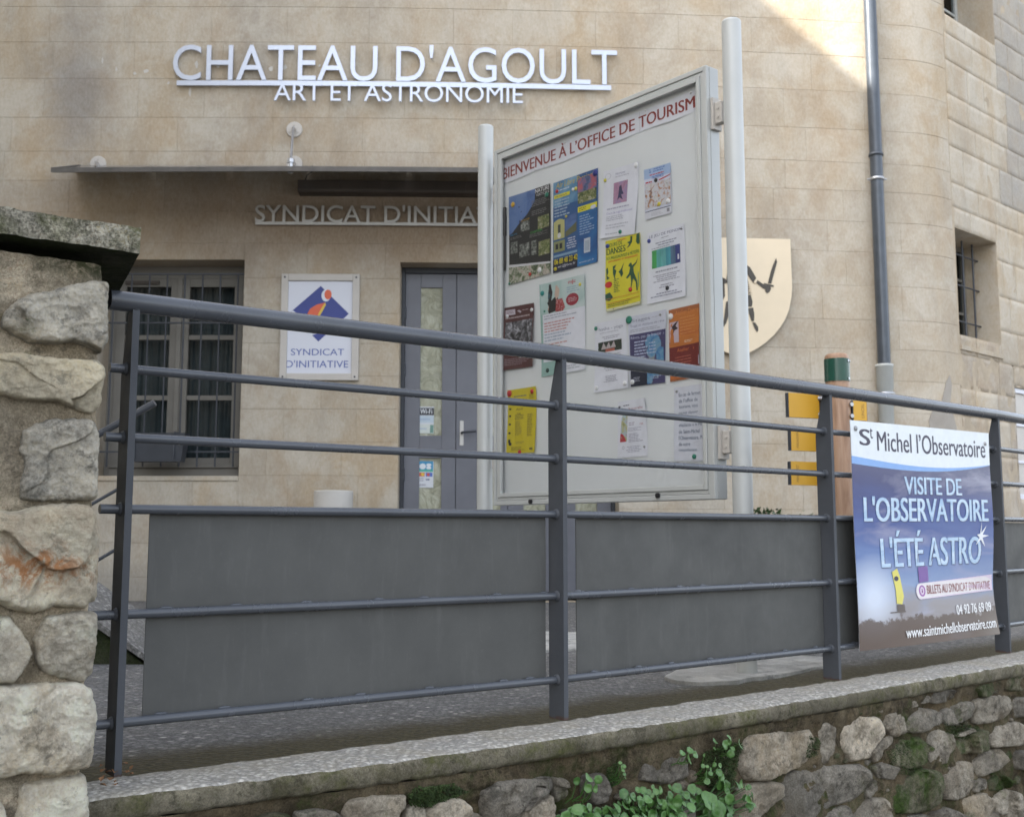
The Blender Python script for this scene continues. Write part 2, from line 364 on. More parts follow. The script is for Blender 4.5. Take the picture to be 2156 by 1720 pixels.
_tc = {}
def text_mesh(s, extrude=0., bold=0., shear=0., res=4, key=None):
    """vertices and faces of a line of type, baseline at 0"""
    k = (s, extrude, bold, shear)
    if k in _tc: return _tc[k]
    cu = bpy.data.curves.new('t', 'FONT'); cu.body = s; cu.size = 1; cu.extrude = extrude; cu.offset = bold; cu.shear = shear; cu.resolution_u = res
    o = bpy.data.objects.new('t', cu); COL.objects.link(o)
    dg = bpy.context.evaluated_depsgraph_get(); me = bpy.data.meshes.new_from_object(o.evaluated_get(dg))
    vs = [tuple(v.co) for v in me.vertices]; fs = [tuple(p.vertices) for p in me.polygons]
    bpy.data.objects.remove(o); bpy.data.curves.remove(cu); bpy.data.meshes.remove(me)
    _tc[k] = (vs, fs); return _tc[k]
def ext(vs, a):
    q = [v[a] for v in vs]; return min(q), max(q)
_H = ext(text_mesh('H')[0], 1); CAPH = _H[1]-_H[0]
def layout(s, **kw):
    """[(char, xmin in line, verts, faces)] for each glyph, plus the width of the line"""
    out = []
    for i, ch in enumerate(s):
        if ch == ' ': continue
        full = text_mesh(s[:i+1], **kw)[0]; one, fs = text_mesh(ch, **kw)
        dx = ext(full, 0)[1]-ext(one, 0)[1]; out.append((ch, dx, one, fs))
    x0 = out[0][1]+ext(out[0][2], 0)[0]; x1 = out[-1][1]+ext(out[-1][2], 0)[1]
    return out, x0, x1

# polar-grid stone: outline in (u, v) metres, grows out of a face by `proud`
def smooth_outline(poly, it=1):
    for _ in range(it):
        q = []
        for i in range(len(poly)):
            a = poly[i]; b = poly[(i+1) % len(poly)]
            q += [(a[0]*.90+b[0]*.10, a[1]*.90+b[1]*.10), (a[0]*.10+b[0]*.90, a[1]*.10+b[1]*.90)]
        poly = q
    return poly
def stone(poly, to3, nrm, proud, seed, rings=12, segs=40, amp=.3, back=.05, facets=6., edgep=5., wob=.03, flat=0.):
    """to3(u, v, off) -> world point, off measured outwards from the wall face"""
    poly = smooth_outline(poly); cx = sum(p[0] for p in poly)/len(poly); cy = sum(p[1] for p in poly)/len(poly)
    size = math.sqrt(abs(sum(poly[i][0]*poly[(i+1) % len(poly)][1]-poly[(i+1) % len(poly)][0]*poly[i][1] for i in range(len(poly))))/2)
    def bound(a):
        dx, dy = math.cos(a), math.sin(a); best = None
        for i in range(len(poly)):
            x1, y1 = poly[i][0]-cx, poly[i][1]-cy; x2, y2 = poly[(i+1) % len(poly)][0]-cx, poly[(i+1) % len(poly)][1]-cy
            ex, ey = x2-x1, y2-y1; den = dx*ey-dy*ex
            if abs(den) < 1e-12: continue
            t = (x1*ey-y1*ex)/den; w = (x1*dy-y1*dx)/den
            if t > 0 and -1e-6 <= w <= 1+1e-6: best = t if best is None else max(best, t)
        return best or size*.5
    vs = []; fs = []; rr = [bound(2*math.pi*j/segs) for j in range(segs)]
    off = Vector((seed*3.17 % 50, seed*7.3 % 50, seed*1.7 % 50))
    sc_ = max(size, .05)
    tilt = Vector((math.sin(seed*2.3), math.cos(seed*1.7), 0))*.10
    def hgt(u, v, t):
        p = Vector((u, v, 0))+off
        h = proud*(1-t**edgep)**.5 if t < 1 else 0
        q = p*(facets*.10/sc_**.6)+Vector((.16*noise.noise(p*14), .16*noise.noise(p*14+Vector((7, 7, 7))), 0))
        P0 = noise.voronoi(q)[1][0]; tv = noise.cell_vector(P0*3.7+Vector((seed, 0, 0)))
        chip = (q-P0).x*(tv.x-.5)+(q-P0).y*(tv.y-.5)+(tv.z-.5)*.30          # broken planes with sharp edges between them
        big = noise.fractal(p*(.9/sc_), 1., 2., 4)
        mid = noise.ridged_multi_fractal(p*38, .9, 2.1, 5, .9, 2.)-1.1
        w = min(1, (1-t)*6+.45)
        return h+(u-cx)*tilt.x*.3+(v-cy)*tilt.y*.3+amp*w*(chip*.034+big*.013+mid*.0030)*min(1.2, sc_/.12+.35)
    fr = [0]+[1-(1-i/(rings))**1.7 for i in range(1, rings+1)]
    vs.append(to3(cx, cy, hgt(cx, cy, 0)))
    for i in range(1, rings+1):
        t = fr[i]
        for j in range(segs):
            a = 2*math.pi*j/segs; R = rr[j]*t
            R *= 1+wob*t*(noise.fractal(Vector((math.cos(a)*2.6, math.sin(a)*2.6, seed*1.3)), .6, 2, 7))
            u = cx+math.cos(a)*R; v = cy+math.sin(a)*R; vs.append(to3(u, v, hgt(u, v, t)))
    for j in range(segs):
        a = 2*math.pi*j/segs; u = cx+math.cos(a)*rr[j]*.97; v = cy+math.sin(a)*rr[j]*.97; vs.append(to3(u, v, -back))
    for j in range(segs): fs.append((0, 1+j, 1+(j+1) % segs))
    for i in range(rings):
        for j in range(segs):
            a = 1+i*segs+j; b = 1+i*segs+(j+1) % segs; fs.append((a, a+segs, b+segs, b))
    mb = MB(); mb.add(vs, fs, 0, True); return mb

# ================================================================== SETTING
R = random.Random(7)
GZ = -.03                                                   # terrace level; the coping top is 0
# plan of the parapet (front edge of the coping), surveyed, and the posts
COPE = [onZ(*p) for p in ((195, 1682), (685, 1622), (1059, 1571), (1433, 1515), (1770, 1462), (2152, 1396))]
COPE = [COPE[0]+(COPE[0]-COPE[1]).normalized()*1.2]+COPE+[COPE[-1]+(COPE[-1]-COPE[-2]).normalized()*1.6]
def resample(pts, step):
    out = [Vector(pts[0])]
    for a, b in zip(pts, pts[1:]):
        n = max(1, int((Vector(b)-Vector(a)).length/step))
        out += [Vector(a).lerp(Vector(b), (i+1)/n) for i in range(n)]
    return out
CP = resample(COPE, .04)
for _ in range(60): CP = [CP[0]]+[(CP[i-1]+CP[i]*2+CP[i+1])/4 for i in range(1, len(CP)-1)]+[CP[-1]]
CPs = [0.]
for a, b in zip(CP, CP[1:]): CPs.append(CPs[-1]+(b-a).length)
def cpos(s):
    s = max(0, min(CPs[-1]-1e-6, s)); lo, hi = 0, len(CPs)-1
    while hi-lo > 1:
        m = (lo+hi)//2
        if CPs[m] <= s: lo = m
        else: hi = m
    t = (s-CPs[lo])/(CPs[hi]-CPs[lo]); p = CP[lo].lerp(CP[hi], t)
    i0 = max(0, lo-3); i1 = min(len(CP)-1, lo+4); T = (CP[i1]-CP[i0]).normalized(); return p, T, Vector((T.y, -T.x, 0))  # N towards the street
def wallp(s, z, off=0.):
    p, T, N = cpos(s); q = p+N*off; return Vector((q.x, q.y, z))
def pix_cope(x, y, off=0.):
    """pixel -> (s, z) on the parapet face"""
    d = ray(x, y); best = None
    for i in range(len(CP)-1):
        a, b = CP[i], CP[i+1]; e = b-a; den = d.x*e.y-d.y*e.x
        if abs(den) < 1e-9: continue
        t = (a.x*e.y-a.y*e.x)/den; w = (a.x*d.y-a.y*d.x)/den
        if t > 0 and -1e-3 <= w <= 1.001:
            if best is None or t < best[0]: best = (t, CPs[i]+w*e.length)
    if best is None:
        a, b = (CP[0], CP[1]) if x < 400 else (CP[-2], CP[-1]); e = b-a; den = d.x*e.y-d.y*e.x; t = (a.x*e.y-a.y*e.x)/den; w = (a.x*d.y-a.y*d.x)/den
        best = (t, (CPs[0] if x < 400 else CPs[-2])+w*e.length)
    return best[1], ZC+d.z*best[0]

PO = [onZ(*p) for p in ((256, 1630), (1197, 1512), (1772, 1429), (2130, 1372))]
PO.append(PO[3]+(PO[3]-PO[2])*1.0+Vector((-.04, .05, 0)))
def copw(s):
    """width of the coping: its back edge runs just behind the railing posts"""
    p, T, N = cpos(s); L = [PO[0]+(PO[0]-PO[1])*1.5]+PO+[PO[-1]+(PO[-1]-PO[-2])*2]; best = None
    for a, b in zip(L, L[1:]):
        e = b-a; den = -N.x*e.y+N.y*e.x
        if abs(den) < 1e-9: continue
        q = a-p; t = (q.x*e.y-q.y*e.x)/den; w = (q.x*(-N.y)-q.y*(-N.x))/den
        if t > 0 and 0 <= w <= 1: best = t if best is None else min(best, t)
    return (best or .2)+.045
# street: one big sheet to the horizon, below the parapet
mb = MB(); mb.add([(-300, -300, -1.15), (300, -300, -1.15), (300, 400, -1.15), (-300, 400, -1.15)], [(0, 1, 2, 3)])
struct('street', mb, 'street')
# terrace sheet behind the coping
mb = MB(); n = len(CP)
offs = [0, -.06, -.12, -.2, -.3, -.42, -.6, -1, -2, -4, -9]
rows = []
for i in range(0, n, 3):
    p, T, N = cpos(CPs[i]); w_ = copw(CPs[i])-.015; rows.append([(p+N*(o-w_)) for o in offs])
me = bpy.data.meshes.new('terrace'); vs = []; fs = []; uvs = []
k = len(offs)
for r in rows:
    for j, q in enumerate(r):
        zz = GZ + (.0 if j else .002) + .004*noise.noise(Vector((q.x*3, q.y*3, 0))); vs.append((q.x, q.y, zz)); uvs.append((0, -offs[j]))
# right and far limits: clamp into a big apron
base = len(vs)
for i in range(len(rows)-1):
    for j in range(k-1): fs.append((i*k+j, (i+1)*k+j, (i+1)*k+j+1, i*k+j+1))
me.from_pydata(vs, [], fs); uvl = me.uv_layers.new(name='UVMap')
for lp in me.loops: uvl.data[lp.index].uv = uvs[lp.vertex_index]
me.materials.append(M['terrace']); ter = bpy.data.objects.new('terrace', me); COL.objects.link(ter); ter['kind'] = 'structure'
mb = MB(); z0 = GZ-.012                                    # apron that carries the terrace on to the left, right and back
e0 = rows[0][0]; e1 = rows[-1][0]
mb = MB()
poly = [(r[0].x, r[0].y) for r in rows]
mb.add([(x, y, z0) for x, y in poly]+[(30, e1.y+18, z0), (30, 60, z0), (-30, 60, z0), (-30, e0.y, z0), (-6, e0.y-.3, z0)], [tuple(range(len(poly)+5))])
mesh = mesh_of('terrace_apron', mb, 'terrace')
bm = bmesh.new(); bm.from_mesh(mesh); bmesh.ops.triangulate(bm, faces=bm.faces[:]); uvx = bm.loops.layers.uv.new('UVMap')
for f in bm.faces:
    for lp in f.loops: lp[uvx].uv = (0, 5)
bm.to_mesh(mesh); bm.free()
ap = bpy.data.objects.new('terrace_apron', mesh); COL.objects.link(ap); ap['kind'] = 'structure'

# ================================================================== THE BUILDING
def alpha(X):
    P = [(-9, 0), (-2.2, .1), (-1.8, .9), (0, 2.6), (2.1, 5.2), (3.2, 8.5)]
    if X >= 3.2: return 8.5
    for (a, u), (b, v) in zip(P, P[1:]):
        if X <= b: return u+(v-u)*(X-a)/(b-a)
plan = [Vector((0, 9.0, 0))]
x = 0
while plan[-1].x < 3.36:
    a = math.radians(alpha(plan[-1].x)); plan.append(plan[-1]+Vector((math.cos(a), math.sin(a), 0))*.05)
NC = len(plan); ang = alpha(plan[-1].x)
for i in range(9):                                          # the rounded corner
    ang += (43-8.5)/9; a = math.radians(ang); plan.append(plan[-1]+Vector((math.cos(a), math.sin(a), 0))*.05)
CORN = len(plan)
for i in range(90): plan.append(plan[-1]+Vector((math.cos(a), math.sin(a), 0))*.05)
left = [plan[0]]
while left[-1].x > -5.3:
    a = math.radians(alpha(left[-1].x)); left.append(left[-1]-Vector((math.cos(a), math.sin(a), 0))*.05)
S0 = (len(left)-1)*.05; plan = left[:0:-1]+plan; NP = len(plan)     # s = index*.05 - S0
SC = (CORN+len(left)-2)*.05-S0                              # where the straight side wall begins
SA = (NC+len(left)-2)*.05-S0
def fw(s):
    f = (s+S0)/.05; i = max(0, min(NP-2, int(math.floor(f)))); t = f-i
    p = plan[i].lerp(plan[i+1], t); T = (plan[min(NP-1, i+2)]-plan[max(0, i-1)]).normalized(); return p, T, Vector((T.y, -T.x, 0))
def fp(s, z, off=0.):
    p, T, N = fw(s); q = p+N*off; return Vector((q.x, q.y, z))
def pf(x, y, off=0.):
    """pixel -> (s, z) on the facade"""
    d = ray(x, y)
    for i in range(NP-1):
        a, b = plan[i], plan[i+1]
        if off: _, _, N = fw(i*.05-S0+.025); a = a+N*off; b = b+N*off
        e = b-a; den = d.x*e.y-d.y*e.x
        if abs(den) < 1e-9: continue
        t = (a.x*e.y-a.y*e.x)/den; w = (a.x*d.y-a.y*d.x)/den
        if t > 0 and 0 <= w <= 1: return (i+w)*.05-S0, ZC+d.z*t
    raise ValueError((x, y))
WIN = (pf(202, 830)[0], pf(507, 830)[0], pf(400, 1003)[1], pf(400, 547)[1])
DOOR = (pf(840, 800)[0], pf(1303, 1070)[0], GZ, pf(900, 553)[1])
SW1 = (SC+.02, pf(2102, 600)[0], pf(2030, 706)[1], pf(2030, 486)[1])
SW2 = (SC+.02, pf(2093, 60)[0], pf(2030, 55)[1], 6.2)
SW3 = (pf(2141, 900)[0], pf(2138, 900)[0]+.9, pf(2138, 1050)[1], pf(2138, 815)[1])
OPEN = [WIN, DOOR, SW1, SW2, SW3]
house = thing('townhouse', 'pale limestone building with a rounded corner, grey-blue doors and a barred window', 'building')

def cut(rects, o):
    out = []
    for a, b, c, d in rects:
        oa, ob, oc, od = o
        if ob <= a or oa >= b or od <= c or oc >= d: out.append((a, b, c, d)); continue
        if a < oa: out.append((a, oa, c, d))
        if ob < b: out.append((ob, b, c, d))
        x0, x1 = max(a, oa), min(b, ob)
        if c < oc: out.append((x0, x1, c, oc))
        if od < d: out.append((x0, x1, od, d))
    return [r for r in out if r[1]-r[0] > .03 and r[3]-r[2] > .03]
def block(a, b, c, d, g, proud, rough, seed, cham=.003):
    """one dressed stone with rounded arrises, following the curve of the wall"""
    a += g; b -= g; c += g; d -= g
    step = .03 if rough else (.14 if b < SA-.05 else .03)
    ns = max(1, int((b-a)/step)); nz = max(1, int((d-c)/(.04 if rough else .3)))
    ss = [a, a+cham]+[a+(b-a)*i/ns for i in range(1, ns)]+[b-cham, b]
    zs = [c, c+cham]+[c+(d-c)*i/nz for i in range(1, nz)]+[d-cham, d]
    vs = []; fs = []; W = len(ss)
    for j, z in enumerate(zs):
        for i, s in enumerate(ss):
            edge = i in (0, W-1) or j in (0, len(zs)-1)
            o = proud-(cham if edge else 0)
            if rough:
                q = Vector((s*7+seed, z*7, seed*.3)); o += rough*(noise.fractal(q, 1, 2, 4)-(.8 if edge else 0))
            vs.append(fp(s, z, o))
    for j in range(len(zs)-1):
        for i in range(W-1): fs.append((j*W+i, j*W+i+1, (j+1)*W+i+1, (j+1)*W+i))
    k0 = len(vs); per = [i for i in range(W)]+[j*W+W-1 for j in range(1, len(zs))]+[(len(zs)-1)*W+i for i in range(W-2, -1, -1)]+[j*W for j in range(len(zs)-2, 0, -1)]
    idx = []
    for q in per:
        j, i = divmod(q, W); vs.append(fp(ss[i], zs[j], -.03)); idx.append(len(vs)-1)
    m = len(per)
    for q in range(m): fs.append((per[q], idx[q], idx[(q+1) % m], per[(q+1) % m]))
    mb = MB(); mb.add(vs, fs, 0, bool(rough)); return mb
lv = [pf(1600, y)[1] for y in (38, 111, 186, 266, 336, 396, 461, 525, 597, 669, 731)][::-1]
zz = lv[0]; low = []
while zz > .12: zz -= .262; low.append(zz)
lv = [GZ]+[z for z in low[::-1] if z > .12]+lv+[lv[-1]+.28, lv[-1]+.56]
cnt = 0
for ci, (c, d) in enumerate(zip(lv, lv[1:])):
    s = -4.6-R.random()*.6
    while s < SA+.25:
        w = R.uniform(.46, .78)
        e = s+w
        if e > SA-.1: e = SC-.02
        rects = [(s, e, c, d)]
        for o in OPEN: rects = cut(rects, o)
        for r in rects:
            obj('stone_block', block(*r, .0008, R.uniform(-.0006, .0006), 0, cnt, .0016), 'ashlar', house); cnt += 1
        s = e
        if s >= SC-.03: break
# side wall: rougher squared stones
z = GZ; ri = 0
while z < 5.6:
    h = R.uniform(.20, .34); s = SC-.01
    while s < SC+2.0:
        w = R.uniform(.24, .52); rects = [(s, s+w, z, z+h)]
        for o in OPEN: rects = cut(rects, o)
        for r in rects:
            gx = 'ashlar_grey' if (r[0] > SC+.92 and z > 3.4) else ('ashlar_rough' if z < 2.2 and R.random() < .8 else 'ashlar')
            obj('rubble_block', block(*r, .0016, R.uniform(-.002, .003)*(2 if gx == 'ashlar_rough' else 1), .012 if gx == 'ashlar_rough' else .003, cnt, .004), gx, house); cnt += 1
        s += w
    z += h
# mortar body behind the stones, with the openings left out
def sheet(rects, off, mat, name, step=.15):
    mb = MB()
    for a, b, c, d in rects:
        n = max(1, int(math.ceil((b-a)/step)))
        vs = []; fs = []
        for i in range(n+1):
            s = a+(b-a)*i/n; vs += [fp(s, c, off), fp(s, d, off)]
        for i in range(n): fs.append((2*i, 2*i+2, 2*i+3, 2*i+1))
        mb.add(vs, fs)
    return obj(name, mb, mat, house)
rects = [(-S0, SC+4.0, GZ-.3, 7.4)]
for o in OPEN: rects = cut(rects, o)
sheet(rects, -.003, 'joint', 'wall_core')
# reveals of the openings
for o, dep in ((WIN, .30), (DOOR, .30), (SW1, .34), (SW2, .4), (SW3, .2)):
    a, b, c, d = o; mb = MB(); t = .004
    for (s0, z0_), (s1, z1_) in (((a, c), (a, d)), ((a, d), (b, d)), ((b, d), (b, c)), ((b, c), (a, c))):
        if o is DOOR and z0_ == c and z1_ == c: continue
        n = 6; vs = []
        for i in range(n+1):
            s = s0+(s1-s0)*i/n; z = z0_+(z1_-z0_)*i/n; vs += [fp(s, z, -.002), fp(s, z, -dep)]
        mb.add(vs, [(2*i, 2*i+1, 2*i+3, 2*i+2) for i in range(n)])
    obj('reveal', mb, 'ashlar', house)
# closing shell: roof slab, rear and end walls, eaves
mb = MB(); pl = [plan[i] for i in range(0, NP, 6)]
top = [Vector((p.x, p.y, 7.4)) for p in pl]+[Vector((7.5, 18, 7.4)), Vector((-5.3, 18, 7.4))]
mb.add(top, [tuple(range(len(top)))])
bk = [plan[-1]+Vector((0, 0, 0)), Vector((7.5, 18, 0)), Vector((-5.3, 18, 0)), plan[0]]
for a, b in zip(bk, bk[1:]): mb.add([(a.x, a.y, GZ-.3), (b.x, b.y, GZ-.3), (b.x, b.y, 7.4), (a.x, a.y, 7.4)], [(0, 1, 2, 3)])
obj('rear_walls', mb, 'renderwall', house)
mb = MB(); up = Vector((0, 0, 1))
ring = [fp(i*.3-S0, 7.4, .28) for i in range(int(NP*.05/.3))]
mb.add([v for p in ring for v in (p, p+up*.08)], [(2*i, 2*i+2, 2*i+3, 2*i+1) for i in range(len(ring)-1)])
inn = [fp(i*.3-S0, 7.4, -.3) for i in range(int(NP*.05/.3))]
mb.add([v for p, q in zip(ring, inn) for v in (p, q)], [(2*i, 2*i+1, 2*i+3, 2*i+2) for i in range(len(ring)-1)])
obj('eaves', mb, 'tiles', house)
for o in (WIN, DOOR, SW1, SW2, SW3):
    mb = MB(); a, b, c, d = o; p = [fp(a-.1, c-.1, -.75), fp(b+.1, c-.1, -.75), fp(b+.1, d+.1, -.75), fp(a-.1, d+.1, -.75)]; mb.add(p, [(0, 1, 2, 3)])
    for s in (a-.1, b+.1): mb.add([fp(s, c-.1, -.30), fp(s, c-.1, -.75), fp(s, d+.1, -.75), fp(s, d+.1, -.30)], [(0, 1, 2, 3)])
    for zq in (c-.1, d+.1): mb.add([fp(a-.1, zq, -.30), fp(b+.1, zq, -.30), fp(b+.1, zq, -.75), fp(a-.1, zq, -.75)], [(0, 1, 2, 3)])
    obj('dark_room', mb, 'void', house)

def fbox(mb, s0, s1, z0, z1, o0, o1, bev=.003, mi=0):       # a straight bar set against the facade
    a = fp(s0, z0, o0); ax = fp(s1, z0, o0)-a; T = ax.normalized(); N = Vector((T.y, -T.x, 0)); mb.bbox(a, ax, N*(o1-o0), Vector((0, 0, z1-z0)), bev, mi)
# --- window
a, b, c, d = WIN; OFF = -.24
def wz(y): return pf(400, y, OFF)[1]
def ws_(x, y=780): return pf(x, y, OFF)[0]
fr = MB()
fbox(fr, a, a+.05, c, d, OFF-.06, OFF); fbox(fr, b-.05, b, c, d, OFF-.06, OFF)
fbox(fr, a+.05, b-.05, d-.10, d, OFF-.06, OFF); fbox(fr, a+.05, b-.05, c, c+.075, OFF-.06, OFF+.03)
fbox(fr, a+.05, b-.05, c+.078, c+.10, OFF-.06, OFF+.05)
win = obj('window', fr, 'winframe', house)
mid = (a+b)/2
for (p, q) in ((a+.053, mid-.002), (mid+.002, b-.053)):
    cs = MB(); zl = c+.10; zh = d-.103; st = .075
    fbox(cs, p, p+st, zl, zh, OFF-.05, OFF+.012); fbox(cs, q-st, q, zl, zh, OFF-.05, OFF+.012)
    fbox(cs, p+st, q-st, zh-.07, zh, OFF-.05, OFF+.01); fbox(cs, p+st, q-st, zl, zl+.06, OFF-.05, OFF+.01)
    for y in (711, 838): zc = wz(y); fbox(cs, p+st, q-st, zc-.02, zc+.02, OFF-.045, OFF+.006)
    obj('casement', cs, 'winframe', win)
    g = MB(); zb = [zl+.06, wz(838)-.02, wz(838)+.02, wz(711)-.02, wz(711)+.02, zh-.07]
    for i in (0, 2, 4):
        g = MB(); g.add([fp(p+st, zb[i], OFF-.02), fp(q-st, zb[i], OFF-.02), fp(q-st, zb[i+1], OFF-.02), fp(p+st, zb[i+1], OFF-.02)], [(0, 1, 2, 3)])
        obj('pane', g, 'winglass', win)
mb = MB(); fbox(mb, mid-.02, mid+.02, c+.1, d-.1, OFF+.014, OFF+.03); obj('meeting_strip', mb, 'winframe', win)
mb = MB(); fbox(mb, a+.12, a+.40, d-.155, d-.125, OFF+.012, OFF+.03); obj('air_vent', mb, 'shutter', win)
mb = MB(); n = 90; vs = []
for i in range(n+1):
    s = a+.05+(b-a-.1)*i/n; o = OFF-.13+.010*math.sin(i*1.15)+.012*math.sin(i*.37+1)
    vs += [fp(s, c+.1, o), fp(s, d-.1, o)]
mb.add(vs, [(2*i, 2*i+2, 2*i+3, 2*i+1) for i in range(n)], 0, True); obj('curtain', mb, 'curtain', win)
sillm = MB(); fbox(sillm, a-.0, b+.0, c-.035, c+.004, -.27, .012, .006); obj('sill', sillm, 'ashlar', house)
bars = MB; grille = thing('window_grille', 'dark iron bars set in front of the left window', 'window bars')
for i in range(8):
    s = a+(b-a)*(i+.5)/8; mb = MB(); mb.tube([fp(s, c+.08, -.10), fp(s, d-.09, -.10)], .007, 8); obj('bar', mb, 'iron', grille)
for zc in (c+.20, pf(400, 680, -.1)[1], d-.095):
    mb = MB(); fbox(mb, a, b, zc-.006, zc+.006, -.108, -.092, .001); obj('crossbar', mb, 'iron', grille)
# hanging trough
t = thing('window_trough', 'dark grey empty plant trough hung on the bars of the left window', 'plant trough')
s0, zt = pf(318, 915, -.02); s1, _ = pf(402, 915, -.02); zb_ = pf(360, 974, -.02)[1]; s0 -= .12
mb = MB(); th = .012
o = [(s0, .0), (s1, .0), (s1, .15), (s0, .15)]; inn = .03
lo = [fp(s0+inn, zb_, .02), fp(s1-inn, zb_, .02), fp(s1-inn, zb_, .13), fp(s0+inn, zb_, .13)]; hi = [fp(p, zt, q) for p, q in o]
hi2 = [fp(s0+th, zt, th), fp(s1-th, zt, th), fp(s1-th, zt, .15-th), fp(s0+th, zt, .15-th)]; lo2 = [v+up*.03 for v in lo]
mb.add(lo+hi+hi2+lo2, [(3, 2, 1, 0)]+[(i, (i+1) % 4, 4+(i+1) % 4, 4+i) for i in range(4)]+[(4+i, 4+(i+1) % 4, 8+(i+1) % 4, 8+i) for i in range(4)]+[(8+i, 8+(i+1) % 4, 12+(i+1) % 4, 12+i) for i in range(4)]+[(12, 13, 14, 15)])
obj('trough', mb, 'iron', t)
for q in (s0+.05, s1-.08):
    mb = MB(); mb.tube([fp(q, zt-.2, .155), fp(q, zt+.006, .155), fp(q, zt+.01, -.08), fp(q, zt-.03, -.09)], .005, 6); obj('hanger', mb, 'iron', t)

# --- door: four narrow leaves
a, b, c, d = DOOR; OFF = -.2; LW = (b-a-.06)/4
fr = MB(); fbox(fr, a, a+.03, c, d, OFF-.05, OFF+.02); fbox(fr, b-.03, b, c, d, OFF-.05, OFF+.02); fbox(fr, a+.03, b-.03, d-.045, d, OFF-.05, OFF+.02)
dfr = obj('door_frame', fr, 'iron', house)
def dz(y): return pf(900, y, OFF)[1]
gz = (dz(606), dz(917), dz(964), max(GZ+.3, dz(1172)))
glassm = None
def hammered():
    m, nt, b_ = new_mat('hammered glass with painted pale reflection'); k_ = NT(nt); co = k_.coord((1, 1, .8))
    n1 = k_.noise(co, 9, 6, .65, 1.6)
    k_.l(k_.ramp(n1, [(.3, (.20, .20, .13)), (.5, (.33, .33, .235)), (.68, (.44, .44, .34))]), b_.inputs['Base Color'])  # pale reflection of a building painted into the glass colour
    b_.inputs['Roughness'].default_value = .22; b_.inputs['Specular IOR Level'].default_value = .7
    k_.l(k_.bump(n1, .8, .03), b_.inputs['Normal']); return m
M['hammered'] = hammered()
for i in range(4):
    p = a+.03+LW*i+.002; q = p+LW-.004; gw0 = p+LW*.30; gw1 = p+LW*.72
    if i == 1: gw0 = p+LW*.93/1 if False else p+LW*.92; gw0 = p+LW*.42; gw1 = p+LW*.86
    mb = MB(); zt = d-.048; zb = GZ+.01
    fbox(mb, p, gw0, zb, zt, OFF-.04, OFF); fbox(mb, gw1, q, zb, zt, OFF-.04, OFF)
    fbox(mb, gw0, gw1, gz[0], zt, OFF-.04, OFF); fbox(mb, gw0, gw1, gz[2], gz[1], OFF-.04, OFF); fbox(mb, gw0, gw1, zb, gz[3], OFF-.04, OFF)
    leaf = obj('door_leaf', mb, 'door', house)
    for (u, v) in ((gz[1], gz[0]), (gz[3], gz[2])):
        g = MB(); g.add([fp(gw0, u, OFF-.02), fp(gw1, u, OFF-.02), fp(gw1, v, OFF-.02), fp(gw0, v, OFF-.02)], [(0, 1, 2, 3)]); obj('glass', g, 'hammered', leaf)
    if i == 0:
        for y in (660, 780, 1000):
            mb = MB(); zc = dz(y); mb.tube([fp(p+.0, zc-.05, OFF+.012), fp(p+.0, zc+.05, OFF+.012)], .009, 8); obj('hinge', mb, 'iron', leaf)
        L0 = (gw0, gw1)
    if i == 1:
        s, zc = pf(972, 912, OFF); mb = MB(); fbox(mb, s-.016, s+.016, zc-.10, zc+.10, OFF, OFF+.006, .002)
        obj('handle_plate', mb, 'letter_dull', leaf)
        mb = MB(); mb.tube([fp(s, zc, OFF), fp(s, zc, OFF+.05), fp(s+.02, zc+.004, OFF+.06), fp(s+.12, zc+.012, OFF+.06)], .009, 8); obj('handle', mb, 'iron', leaf)

# --- side windows
def simple_window(o, off, name='side_window', mat='winframe', nb=0, pane='winglass'):
    a, b, c, d = o; fr = MB(); w = .045
    fbox(fr, a, a+w, c, d, off-.04, off); fbox(fr, b-w, b, c, d, off-.04, off); fbox(fr, a+w, b-w, c, c+w, off-.04, off); fbox(fr, a+w, b-w, d-w, d, off-.04, off)
    m = (a+b)/2; fbox(fr, m-.02, m+.02, c+w, d-w, off-.035, off-.002)
    for t in (1/3, 2/3): zc = c+(d-c)*t; fbox(fr, a+w, m-.02, zc-.012, zc+.012, off-.03, off-.006); fbox(fr, m+.02, b-w, zc-.012, zc+.012, off-.03, off-.006)
    w_ = obj('window', fr, mat, house)
    g = MB(); g.add([fp(a+.04, c+.04, off-.02), fp(b-.04, c+.04, off-.02), fp(b-.04, d-.04, off-.02), fp(a+.04, d-.04, off-.02)], [(0, 1, 2, 3)]); obj('pane', g, pane, w_)
    for i in range(nb):
        s = a+(b-a)*(i+.5)/nb; mb = MB(); mb.tube([fp(s, c, off+.12), fp(s, d, off+.12)], .009, 8); obj('bar', mb, 'iron', w_)
    if nb:
        for t in (.2, .55, .85):
            zc = c+(d-c)*t; mb = MB(); mb.tube([fp(a, zc, off+.12), fp(b, zc, off+.12)], .008, 8); obj('crossbar', mb, 'iron', w_)
simple_window(SW1, -.30, nb=4); simple_window(SW2, -.34, mat='pvc'); simple_window(SW3, -.02, mat='signplate', pane='signframe')
# sloping sill and lintel of the lower side window
mb = MB(); a, b, c, d = SW1
mb.prism([fp(a, c+.02, -.30), fp(a, c-.09, .015), fp(a, c-.13, .015), fp(a, c-.13, -.30)], fp(b, 0, 0)-fp(a, 0, 0)); obj('sill', mb, 'ashlar', house)
mb = MB(); p = [pf(x, y) for x, y in ((1955, 885), (1962, 866), (1978, 858), (1984, 838), (1992, 802), (1999, 790), (2003, 810), (2000, 850), (2008, 880), (2014, 905), (1990, 912), (1958, 905))]
mb.add([fp(s, z, .006) for s, z in p]+[fp(s, z, -.002) for s, z in p], [tuple(range(12))[::-1]]+[(i, (i+1) % 12, 12+(i+1) % 12, 12+i) for i in range(12)])
obj('cement_patch', mb, 'cement', house)

